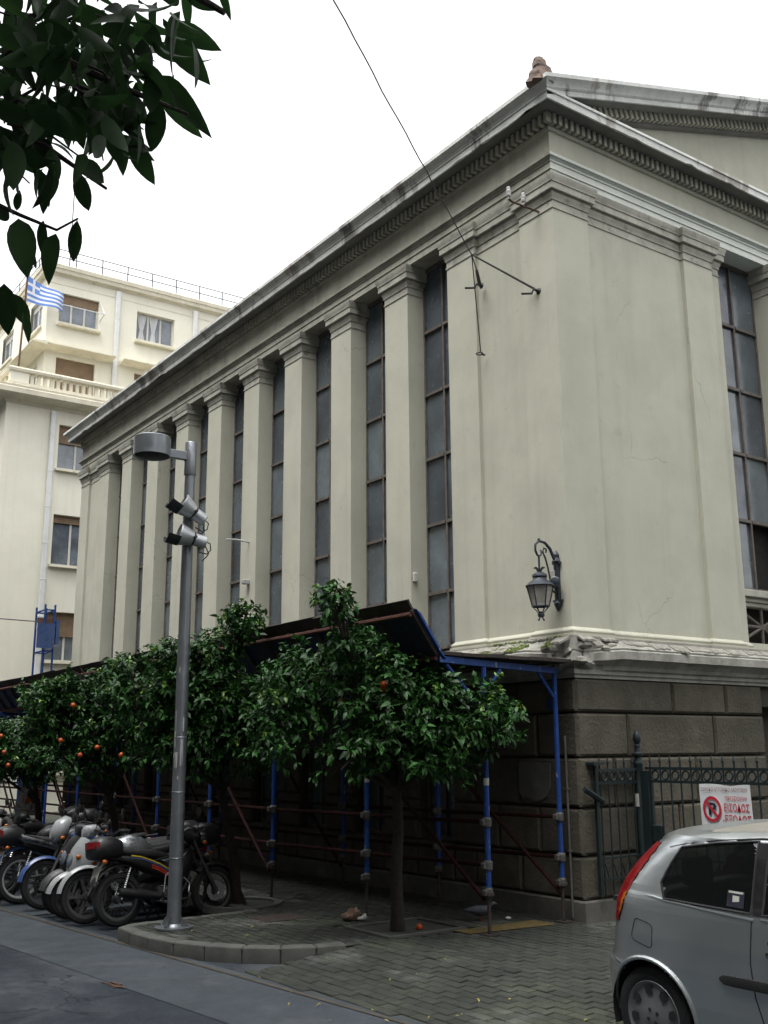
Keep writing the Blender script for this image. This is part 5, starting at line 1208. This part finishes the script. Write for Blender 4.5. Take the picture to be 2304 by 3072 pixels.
    if plate: b = MB(); b.loft([[(rx-.25-.04, y, .50) for y in (-.09, .09)]+[(rx-.245-.04, y, .50) for y in (.09, -.09)], [(rx-.22-.02, y, .66) for y in (-.09, .09)]+[(rx-.215-.02, y, .66) for y in (.09, -.09)]]); b.build('number_plate', 'plate', R)
    MB().tube([(-.1, .1, .24), (-.17, .22, .02)], .011, 6).build('side_stand', 'black', R)
    MB().tube([(rx+.1, s_*.09, .80) for s_ in (-1, 1)]+[(rx-.2, .09, .82), (rx-.2, -.09, .82), (rx+.1, -.09, .80)], .01, 5).build('grab_rail', 'engine', R)
    if box: topbox(R, rx-.16, .72 if box is True else .76, box if isinstance(box, str) else 'black', box is True, .88 if box is True else 1.0)
    return R
def scooter(label, body='white_plastic', fender_m='white_plastic', box=False, accent='black_matte', group='motorbikes parked in a row at the kerb', screen=False):
    R = thing('scooter', label, 'motorbike', (0, 0, 0), group); ORG[R] = V((0, 0, 0))
    r = .25; fx, rx = .62, -.62
    wheel(R, fx, r, .11, 'engine', False, True); wheel(R, rx, r, .12, 'engine', False)
    fender(R, fx, r, .075, .2, 2.5, fender_m, 'front_fender'); fender(R, rx, r, .08, .8, 2.6, accent, 'rear_fender')
    for s in (-1, 1): MB().tube([(fx, s*.08, r), (fx-.11, s*.08, r+.32)], .02, 7).build('fork_leg', 'engine', R)
    MB().loft([sect(x, z, w_, h_, 2.8) for x, z, w_, h_ in ((.66, .55, .06, .05), (.60, .62, .15, .18), (.50, .66, .215, .26), (.42, .64, .21, .27), (.36, .60, .17, .24), (.34, .58, .1, .15))]).build('front_shield', body, R, smooth=50)
    q = MB(); q.lathe([(.001, .02), (.07, .012), (.085, 0)], (.645, 0, .66), 14, (1, 0, .25)); q.build('headlight', 'house_glass', R, smooth=True)
    for s in (-1, 1): MB().sphere((.585, s*.155, .70), .04, 10, 6, (.9, .6, .7)).build('indicator', 'amber', R, smooth=True)
    blob([(.40, .33, .12, .05), (.2, .29, .17, .05), (-.1, .30, .17, .06), (-.3, .34, .13, .08)], 'floorboard', accent, R, n=3)
    blob([(-.10, .45, .12, .12), (-.2, .52, .18, .17), (-.5, .60, .19, .15), (-.85, .68, .12, .09), (-.95, .70, .05, .04)], 'rear_body', body, R, n=2.6)
    blob([(-.06, .70, .08, .03), (-.15, .735, .14, .05), (-.5, .77, .15, .05), (-.82, .80, .12, .045), (-.88, .80, .05, .02)], 'seat', 'black_matte', R, n=2.8)
    blob([(.50, .96, .06, .05), (.46, .98, .15, .07), (.36, .99, .14, .07), (.30, .98, .07, .04)], 'handlebar_cowl', body, R)
    MB().tube([(.36, -.36, .97), (.40, -.2, .99), (.40, .2, .99), (.36, .36, .97)], .013, 7).build('handlebar', 'black', R)
    for s in (-1, 1):
        MB().tube([(.385, s*.27, .985), (.35, s*.385, .965)], .018, 8).build('grip', 'rubber', R); mirror(R, .41, s*.2, .99, s)
    b = MB(); b.box(-.62, -.2, -.13, .10, .18, .36); b.lathe([(.02, -.2), (.055, -.18), (.055, .16), (.03, .2), (.001, .18)], (-.66, -.17, .32), 14, (-1, 0, .12)); b.build('engine', 'engine', R, bevel=.02)
    blob([(-.88, .64, .1, .04), (-.96, .63, .08, .045), (-.99, .63, .04, .02)], 'tail_light', 'red_plastic', R)
    MB().box(-1.0, -.99, -.09, .09, .42, .57).build('number_plate', 'plate', R)
    b = MB()
    for s in (-1, 1): b.tube([(-.2, s*.1, .25), (-.25, s*.18, .02)], .012, 6)
    b.build('centre_stand', 'black', R)
    if screen: b = MB(); b.loft([[V((.50-.12*k, y, .98+.42*k)) for y in (-.2+.04*k, -.1, .1, .2-.04*k)] for k in (0, .5, 1)], cap=False, close=False); b.build('windscreen', 'car_glass', R, smooth=True)
    if box: topbox(R, -.80, .78, sc=.95)
    return R
K = .0
b1 = motorcycle('black motorbike with red and yellow stripes and top box, nearest the lamp post', 'black', 'black', 'black', 'black', under=True, box=True, stripes=True, muffler='black', wb=1.2, r=.29)
place(b1, -3.22, 3.50, -.122, radians(2), radians(-7))
b2 = motorcycle('motorbike with silver tank and white front mudguard facing the street', 'silver_paint', 'silver_paint', 'white_plastic', 'black', spokes=False, box='black', plate=True)
place(b2, -3.42, 3.86, -.122, radians(176), radians(7))
b3 = scooter('white scooter with white front shield and rear box facing the street beside the silver motorbike', 'white_plastic', 'white_plastic', box=True)
place(b3, -3.45, 4.36, -.122, radians(178), radians(2))
b4 = scooter('dark grey scooter with dark mudguard squeezed between the white scooter and blue motorbike', 'black', 'engine')
place(b4, -3.42, 4.80, -.122, radians(183), radians(-3))
b5 = motorcycle('blue and white off-road style motorbike with blue front mudguard facing the street', 'blue_paint', 'white_plastic', 'blue_paint', 'black', fairing='white_plastic', wb=1.3)
place(b5, -3.42, 5.36, -.122, radians(182), radians(6))
b6 = motorcycle('black motorbike with bright rear wheel rim, fat silver silencer and top box', 'black', 'black', 'black', 'blue_paint', rim='white_plastic', box=True, muffler='chrome', dirt=True, wb=1.3, r=.31)
place(b6, -3.52, 6.06, -.122, radians(3), radians(-7))
b7 = motorcycle('plain dark motorbike without top box at the left edge, nose to building', 'black', 'black_matte', 'black', 'black', wb=1.25)
place(b7, -3.62, 6.62, -.122, radians(4), radians(-7))
b8 = scooter('black scooter with clear windscreen standing behind the row near the third orange tree', 'black', 'black', screen=True)
place(b8, -3.4, 7.4, -.122, radians(182), radians(0))
b9 = motorcycle('black motorbike with rear box near the far end of the kerb row', 'black', 'black', 'black', 'black', box='black')
place(b9, -3.35, 8.15, -.122, radians(176), radians(6))
b10 = scooter('dark scooter with rear box, farthest of the parked row', 'black_matte', 'black', box=True)
place(b10, -3.3, 8.9, -.122, radians(180), radians(0))

# ------------------------------------------------------------------ trees
def leafmesh(L=.09, Wd=.04, fold=.25, droop=.25, n=4):
    """pointed leaf along +x, slightly folded and drooping"""
    b = MB(); mid = []; lf = []; rt_ = []
    for i in range(n+1):
        t = i/n; w_ = Wd*.5*(sin(pi*t**.8)**.8 if 0 < t < 1 else 0); z = -droop*L*t*t
        mid.append(V((L*t, 0, z))); lf.append(V((L*t, w_, z+fold*w_))); rt_.append(V((L*t, -w_, z+fold*w_)))
    return mid, lf, rt_
def leaf_into(b, M4, lm):
    mid, lf, rr = lm; n = len(mid)-1
    i0 = len(b.v); P = [M4 @ p for p in mid]+[M4 @ p for p in lf[1:-1]]+[M4 @ p for p in rr[1:-1]]
    b.v += P; m_ = lambda i: i0+i; l_ = lambda i: i0+n+i; r_ = lambda i: i0+n+(n-1)+i
    b.f.append([m_(0), m_(1), l_(1)]); b.f.append([m_(0), r_(1), m_(1)])
    for i in range(1, n-1): b.f.append([m_(i), m_(i+1), l_(i+1), l_(i)]); b.f.append([m_(i), r_(i), r_(i+1), m_(i+1)])
    b.f.append([m_(n-1), m_(n), l_(n-1)]); b.f.append([m_(n-1), r_(n-1), m_(n)])
def frame_from(d, roll=0):
    d = d.normalized(); q = d.to_track_quat('X', 'Z'); return q.to_matrix().to_4x4() @ Matrix.Rotation(roll, 4, 'X')
LM = leafmesh(.088, .040, .3, .3, 4); LMS = [leafmesh(.088*s, .040*s2, f, d, 3) for s, s2, f, d in ((1, 1, .3, .3), (.8, .9, .4, .2), (1.15, 1.05, .2, .45), (.65, .7, .5, .15))]
def orange_tree(label, base, fork, lobes, ntw, seed, fruits=(), parts=0, lean=(0, 0), young=.10, trunk_r=.058, forks=3):
    rnd = random.Random(seed); T = thing('orange_tree', label, 'tree', (base[0], base[1], 0), 'orange trees along the pavement')
    B = V((base[0], base[1], -.05)); F = V(fork)
    trk = MB(); mids = [B.lerp(F, t)+V((.03*sin(t*7+seed), .03*cos(t*5+seed), 0)) for t in (0, .15, .4, .7, 1)]
    mids[0] = B; trk.tube(mids, [trunk_r*1.45, trunk_r*1.1, trunk_r, trunk_r*.9, trunk_r*.8], 10)
    tips = []
    for k, (c, rad) in enumerate(lobes):
        c = V(c); p1 = F.lerp(c, .55)+V((rnd.uniform(-.08, .08), rnd.uniform(-.08, .08), -.05)); trk.tube([F-V((0, 0, .03)), p1, c], [trunk_r*.6, trunk_r*.36, .015], 7)
        for q in range(7):
            d = V((rnd.gauss(0, 1), rnd.gauss(0, 1), rnd.gauss(.2, .8))).normalized(); e = c+V((d.x*rad[0], d.y*rad[1], d.z*rad[2]))*.8
            trk.tube([p1.lerp(c, rnd.uniform(.2, .9)), (c+e)/2+V((0, 0, .04)), e], [.016, .010, .004], 5)
    trk.build('trunk', 'bark', T, smooth=True)
    vols = [r_[0]*r_[1]*r_[2] for _, r_ in lobes]; tot = sum(v**.67 for v in vols)
    L1 = MB(); L2 = MB(); cand = []
    for (c, rad), v in zip(lobes, vols):
        c = V(c)
        for k in range(int(ntw*v**.67/tot)):
            d = V((rnd.gauss(0, 1), rnd.gauss(0, 1), rnd.gauss(0, 1))).normalized()
            if rnd.random() < .45 and d.z < -.2: d.z *= -1
            rr = (rnd.random()**.38)*(1+.32*mnoise.noise(d*2.3+V((seed*3.1, c.x, c.y)))); p = c+V((d.x*rad[0], d.y*rad[1], d.z*rad[2]))*rr
            if mnoise.noise(p*2.6+V((seed, 0, 0))) < -.28: continue
            out = (d+V((0, 0, .35))+V((rnd.gauss(0, .3), rnd.gauss(0, .3), rnd.gauss(0, .3)))).normalized()
            yo = rnd.random() < young and rr > .75 and d.z > -.1
            nl = rnd.randint(6, 9)
            for q in range(nl):
                a = q*2.4+rnd.random(); s = out.orthogonal().normalized(); s2 = out.cross(s)
                ld = (s*cos(a)+s2*sin(a))*rnd.uniform(.7, 1.1)+out*rnd.uniform(.15, .9)+V((0, 0, -.22)); pp = p-out*rnd.uniform(0, .10)
                sc_ = rnd.uniform(.75, 1.15)*(.75 if yo else 1)
                M4 = Matrix.Translation(pp) @ frame_from(ld, rnd.gauss(0, .5)) @ Matrix.Scale(sc_, 4)
                cand.append(((pp-CAM).length-.25*(ld.normalized()).dot((CAM-pp).normalized()), M4, yo))
    if parts: cand.sort(key=lambda q: q[0])
    me = None
    for i, (dd, M4, yo) in enumerate(cand):
        if i < parts:
            if me is None:
                me = []
                for mt_ in ('leaf', 'leaf_young'):
                    for lm in LMS[:3]: bb = MB(); leaf_into(bb, Matrix.Identity(4), lm); me.append(bb.mesh('leaf', m[mt_], 60))
            inst('leaf', me[(3 if yo else 0)+rnd.randint(0, 2)], T, wm=M4)
        else: leaf_into(L2 if yo else L1, M4, LMS[rnd.randint(0, 3)])
    L1.build('crown', 'leaf', T, smooth=60, kind='stuff')
    if L2.v: L2.build('young_shoots', 'leaf_young', T, smooth=60, kind='stuff')
    if fruits:
        fm_ = MB().sphere((0, 0, 0), .036, 12, 8).mesh('orange', m['orange'], True)
        for p in fruits: inst('orange', fm_, T, p)
    return T
orange_tree('broad nearest orange tree standing in the square soil pit', (-1.87, .83), (-2.02, .60, 1.42),
    [((-2.35, .42, 2.30), (.72, .72, .55)), ((-2.9, .95, 2.35), (.62, .62, .55)), ((-1.75, .05, 2.15), (.60, .55, .50)), ((-1.45, -.18, 2.0), (.42, .42, .42)), ((-2.7, .42, 2.75), (.40, .40, .36)), ((-2.98, .33, 3.22), (.27, .27, .24)), ((-2.15, .25, 1.85), (.75, .75, .38)), ((-2.0, .9, 2.4), (.8, .8, .45)), ((-3.2, .9, 2.0), (.45, .45, .4)), ((-2.55, .45, 1.72), (.55, .55, .32)), ((-1.75, .1, 1.7), (.5, .5, .3))],
    2700, 3, [(-2.52, .12, 2.42), (-2.50, .17, 2.38), (-2.82, .43, 2.25)], parts=298, young=.12, trunk_r=.062)
orange_tree('second orange tree behind the lamp post, sprig above the canopy', (-2.28, 3.49), (-2.62, 3.42, 1.35),
    [((-2.95, 3.1, 2.25), (.62, .6, .55)), ((-3.35, 3.4, 2.45), (.5, .5, .5)), ((-2.6, 2.9, 2.2), (.5, .5, .5)), ((-2.95, 3.05, 2.85), (.4, .4, .4)), ((-2.72, 2.78, 3.28), (.30, .30, .30)), ((-3.35, 3.3, 2.9), (.32, .32, .3)), ((-2.9, 3.2, 1.8), (.65, .65, .4)), ((-3.75, 3.7, 2.35), (.45, .45, .42)), ((-3.4, 3.4, 1.9), (.5, .5, .42)), ((-2.45, 2.7, 1.85), (.5, .5, .4)), ((-3.7, 3.8, 2.75), (.36, .36, .3))],
    2800, 11, [(-3.45, 2.9, 1.9)], parts=250, young=.2)
orange_tree('third orange tree over the motorbikes with scattered fruit and crooked trunk', (-2.55, 6.6), (-2.85, 6.45, 1.2),
    [((-3.1, 6.3, 2.2), (.62, .62, .55)), ((-3.55, 6.6, 2.45), (.48, .48, .45)), ((-2.75, 6.0, 2.5), (.5, .5, .45)), ((-3.05, 6.1, 2.8), (.42, .42, .35)), ((-3.2, 6.4, 1.7), (.6, .6, .4)), ((-3.75, 6.9, 2.0), (.45, .45, .45)), ((-3.8, 6.8, 2.5), (.4, .4, .4)), ((-2.7, 5.9, 2.0), (.5, .5, .45)), ((-3.35, 6.3, 2.75), (.4, .4, .3))],
    2500, 23, [(-3.62, 6.0, 2.42), (-3.34, 5.75, 1.85), (-3.68, 6.25, 1.95), (-3.5, 5.95, 1.75), (-3.05, 5.6, 1.75)], young=.12)
orange_tree('small farthest orange tree at the left edge, full of fruit', (-2.75, 9.4), (-3.0, 9.35, 1.05),
    [((-3.3, 9.35, 1.75), (.62, .62, .45)), ((-3.05, 9.0, 1.7), (.5, .5, .42)), ((-3.5, 9.5, 2.05), (.45, .45, .38)), ((-3.15, 9.2, 2.15), (.35, .35, .3)), ((-3.75, 9.8, 1.7), (.5, .5, .45))],
    1700, 31, [(-3.75, 8.95, 2.05), (-3.85, 9.05, 1.98), (-3.78, 9.0, 1.94), (-3.82, 9.0, 1.87), (-3.7, 8.9, 1.80), (-3.9, 9.15, 1.6), (-4.0, 9.35, 1.75), (-3.65, 8.8, 1.6)], young=.1)
# overhanging tree beside the viewer
def sc2w(px, py, d): return CAM+(fw+rt*((px-1152)/FPX)-up*((py-1536)/FPX))*d
NT = thing('overhanging_tree', 'big-leaved tree branch hanging into the top left corner close to the viewer', 'tree', (-8.75, -6.1, 0))
rn = random.Random(77)
b = MB(); b.tube([(-8.78, -6.05, -.02), (-8.76, -6.02, 1.2), (-8.72, -6.08, 2.3), (-8.6, -6.2, 3.1)], [.12, .10, .085, .07], 12)
b.tube([(-8.72, -6.08, 2.3), (-8.45, -6.35, 3.05), (-8.15, -6.52, 3.30), (-7.85, -6.62, 3.32), (-7.7, -6.7, 3.22)], [.05, .032, .02, .012, .006], 8)
b.tube([(-8.5, -6.3, 2.95), (-8.2, -6.42, 2.98), (-7.98, -6.5, 2.93), (-7.86, -6.53, 2.86)], [.02, .01, .006, .003], 7)
b.tube([(-8.6, -6.2, 2.7)]+[tuple(sc2w(x, y, 2.05)) for x, y in ((-250, 520), (-60, 590), (60, 645), (170, 690), (235, 655))], [.02, .009, .006, .004, .003, .002], 7)
b.tube([(-8.3, -6.42, 3.15), (-8.05, -6.55, 3.1), (-7.85, -6.63, 3.02), (-7.76, -6.68, 2.98)], [.018, .010, .006, .003], 6)
tw_ = [((-8.25, -6.4, 3.2), (-8.0, -6.55, 3.15)), ((-8.1, -6.5, 3.1), (-7.88, -6.6, 2.98)), ((-8.2, -6.42, 3.0), (-8.0, -6.5, 2.84)), ((-8.05, -6.5, 2.95), (-7.9, -6.56, 2.88)), ((-8.3, -6.4, 2.85), (-8.1, -6.43, 2.75))]
for k in range(26):
    p0 = sc2w(rn.uniform(-20, 330), rn.uniform(20, 330), rn.uniform(1.9, 2.2)); dq = V((rn.gauss(.05, .06), rn.gauss(-.03, .06), rn.gauss(-.06, .05))); tw_.append((tuple(p0), tuple(p0+dq*.8)))
for p, q in tw_: b.tube([p, V(p).lerp(V(q), .5)+V((0, 0, .02)), q], [.004, .0026, .0016], 5)
b.build('trunk', 'bark', NT, smooth=True)
big = []; nlm = []
for k in range(5):
    s = (.09, .08, .095, .075, .082)[k]; wd = (.036, .031, .041, .021, .038)[k]
    lm = leafmesh(s, wd, (.35, .5, .2, .6, .3)[k], (.25, .4, .15, .3, .5)[k], 7); nlm.append(lm); bb = MB(); leaf_into(bb, Matrix.Identity(4), lm); big.append(bb.mesh('leaf', m['leaf_near'], 60))
zones = [((140, 170), (170, 150), 60), ((210, 110), (240, 140), 95), ((120, 300), (160, 120), 60), ((330, 230), (120, 120), 30), ((290, 340), (110, 70), 18), ((430, 40), (100, 60), 18), ((60, 440), (90, 70), 24), ((-150, 200), (130, 250), 40), ((250, -160), (350, 100), 60)]
cands = []
for (c, s, n) in zones:
    for k in range(n):
        cands.append((c[0]+max(-1.6, min(1.6, rn.gauss(0, .75)))*s[0], c[1]+max(-1.6, min(1.6, rn.gauss(0, .75)))*s[1], rn.uniform(1.75, 2.35), None))
hang = [((515, 75), (632, 135)), ((500, 90), (600, 222)), ((470, 110), (505, 213)), ((480, 225), (620, 390)), ((470, 250), (602, 432)), ((480, 305), (450, 465)), ((440, 315), (425, 320)), ((350, 395), (372, 500)), ((395, 410), (445, 532)), ((320, 330), (290, 465)), ((240, 480), (310, 540)), ((235, 515), (262, 645)), ((125, 520), (150, 625)), ((165, 510), (165, 600)), ((60, 570), (45, 640)), ((55, 655), (75, 790)), ((130, 660), (125, 790)), ((168, 700), (130, 835)), ((232, 660), (215, 808)), ((105, 760), (65, 815)), ((12, 850), (20, 980)), ((40, 880), (62, 930)), ((70, 935), (88, 1008)), ((0, 860), (-20, 950)), ((20, 620), (-10, 660)), ((560, -10), (650, 50)), ((660, -40), (685, 40)), ((420, 60), (470, 125)), ((10, 905), (60, 885))]
cands = [(a[0], a[1], rn.uniform(1.9, 2.15), c_) for (a, c_) in hang]+cands
near_rest = MB()
for ci, (x, y, d, to) in enumerate(cands):
    if not to and (x > 590 or (x > 420 and y > 330)): continue
    p = sc2w(x, y, d)
    if to:
        q = sc2w(*to, d+rn.uniform(-.04, .06)); dv = q-p; ln_ = max(dv.length, .06); s = ln_/.078; roll = rn.gauss(0, .5)
        if rn.random() < .5: roll += pi
        # show the blade roughly to the viewer
        view = (CAM-p).normalized(); X = dv.normalized(); Z = (view-X*view.dot(X)).normalized(); Y = Z.cross(X)
        M4 = Matrix(((X.x, Y.x, Z.x, p.x), (X.y, Y.y, Z.y, p.y), (X.z, Y.z, Z.z, p.z), (0, 0, 0, 1))) @ Matrix.Rotation(rn.gauss(0, .35), 4, 'X') @ Matrix.Scale(s, 4)
    else:
        dv = V((rn.gauss(.15, .6), rn.gauss(-.1, .6), rn.gauss(-.75, .45))); M4 = Matrix.Translation(p) @ frame_from(dv, rn.uniform(0, 6.28)) @ Matrix.Scale(rn.uniform(.75, 1.15), 4)
    lk = 3 if to and ln_ > .115 else rn.randint(0, 4)
    if ci < 298: inst('leaf', big[lk], NT, wm=M4)
    else: leaf_into(near_rest, M4, nlm[rn.randint(0, 4)])
near_rest.build('crown', 'leaf_near', NT, smooth=60, kind='stuff')

# ------------------------------------------------------------------ small things on the ground
pg = thing('pigeon', 'dark grey pigeon pecking on the pavement beside the nearest blue scaffold post', 'bird', (-.90, .70, 0)); ORG[pg] = V((0, 0, 0))
b = MB(); b.loft([sect(x, z, w_, h_, 2.1, 10) for x, z, w_, h_ in ((-.17, .115, .012, .006), (-.13, .112, .03, .012), (-.08, .105, .045, .03), (-.02, .10, .058, .05), (.05, .105, .055, .052), (.09, .125, .036, .04), (.115, .15, .024, .026), (.13, .175, .02, .022), (.15, .182, .021, .02), (.172, .178, .008, .008), (.195, .170, .002, .002))]); b.build('body', 'pigeon', pg, smooth=60)
for s in (-1, 1): blob([(-.12, .12, .004, .008), (-.05, .118, .012, .03), (.03, .12, .012, .034), (.07, .118, .004, .015)], 'wing', 'pigeon', pg, yc=s*.052); MB().tube([(.01, s*.025, .06), (.005, s*.025, .0), (.04, s*.03, .002)], .005, 5).build('leg', 'red_plastic', pg)
pg.location = (-.88, .70, 0); pg.rotation_euler = (0, 0, radians(-40))
bg_ = MB(); bg_.sphere((0, 0, .05), .085, 14, 9, (1.3, .9, .75))
for k, q in enumerate(bg_.v): bg_.v[k] = V((q.x, q.y, max(0, q.z)))*(1+.5*mnoise.noise(q*17))+V((-1.93, 1.6, 0))
tag(bg_.build('crumpled_bag', 'brown_paper', smooth=15), 'crumpled brown paper bag lying on the pavement under the canopy', 'bag')
bg2 = MB(); bg2.sphere((0, 0, .03), .045, 10, 6, (1.4, .8, .6))
for k, q in enumerate(bg2.v): bg2.v[k] = V((q.x, q.y, max(0, q.z)))*(1+.6*mnoise.noise(q*30))+V((-1.86, 1.49, .0))
tag(bg2.build('plastic_scrap', 'paper', smooth=15), 'crushed white plastic scrap beside the brown paper bag', 'litter')
tag(MB().sphere((-1.67, .73, .012), .036, 14, 9).build('fallen_orange', 'orange', smooth=True), 'single orange fallen on the soil of the square tree pit', 'fruit')
b = MB(); b.sphere((-.55, .62, .012), .03, 8, 5, (1.3, 1, .5)); tag(b.build('paper_scrap', 'paper', smooth=20), 'tiny white paper scrap near the foot of the museum wall', 'litter')
lf = MB()
for k in range(60):
    x = rn.uniform(-4.4, -2.3); y = rn.uniform(-3, 2.6)
    z = (hz(x, y) if inside(x, y) else -.12)+.012
    leaf_into(lf, Matrix.Translation((x, y, z)) @ Matrix.Rotation(rn.uniform(0, 6.28), 4, 'Z') @ Matrix.Rotation(rn.uniform(-.3, .3), 4, 'X') @ Matrix.Scale(rn.uniform(.2, .5), 4), LMS[rn.randint(0, 3)])
lo = lf.build('fallen_leaves', 'yellow_leaf', kind='stuff'); lo['label'] = 'scattered small yellow leaves on the paving and gutter'; lo['category'] = 'leaves'
b = MB()
for k in range(5): b.tube([(-4.97+rn.uniform(-.08, .08), .72+rn.uniform(-.2, .2), -.12), (-4.95+rn.uniform(-.1, .1), .6+rn.uniform(-.15, .15), -.122)], .005, 5)
tag(b.build('dead_twigs', 'rusty'), 'small bundle of reddish dead twigs and leaves lying on the road', 'twigs')
po = thing('poster_board', 'narrow poster board with orange and blue pictures standing at the far end under the canopy', 'poster', (-.7, 17.3, .4))
MB().box(-.95, -.35, 17.28, 17.32, .35, 2.2).build('board', 'paper', po)
for i, (mt_, z0) in enumerate((('poster_blue', 1.75), ('poster_orange', 1.38), ('poster_blue', 1.0), ('poster_orange', .62))): MB().box(-.90, -.48 if i % 2 else -.55, 17.272, 17.279, z0, z0+.32).build('picture', mt_, po)
bpy.context.view_layer.update()
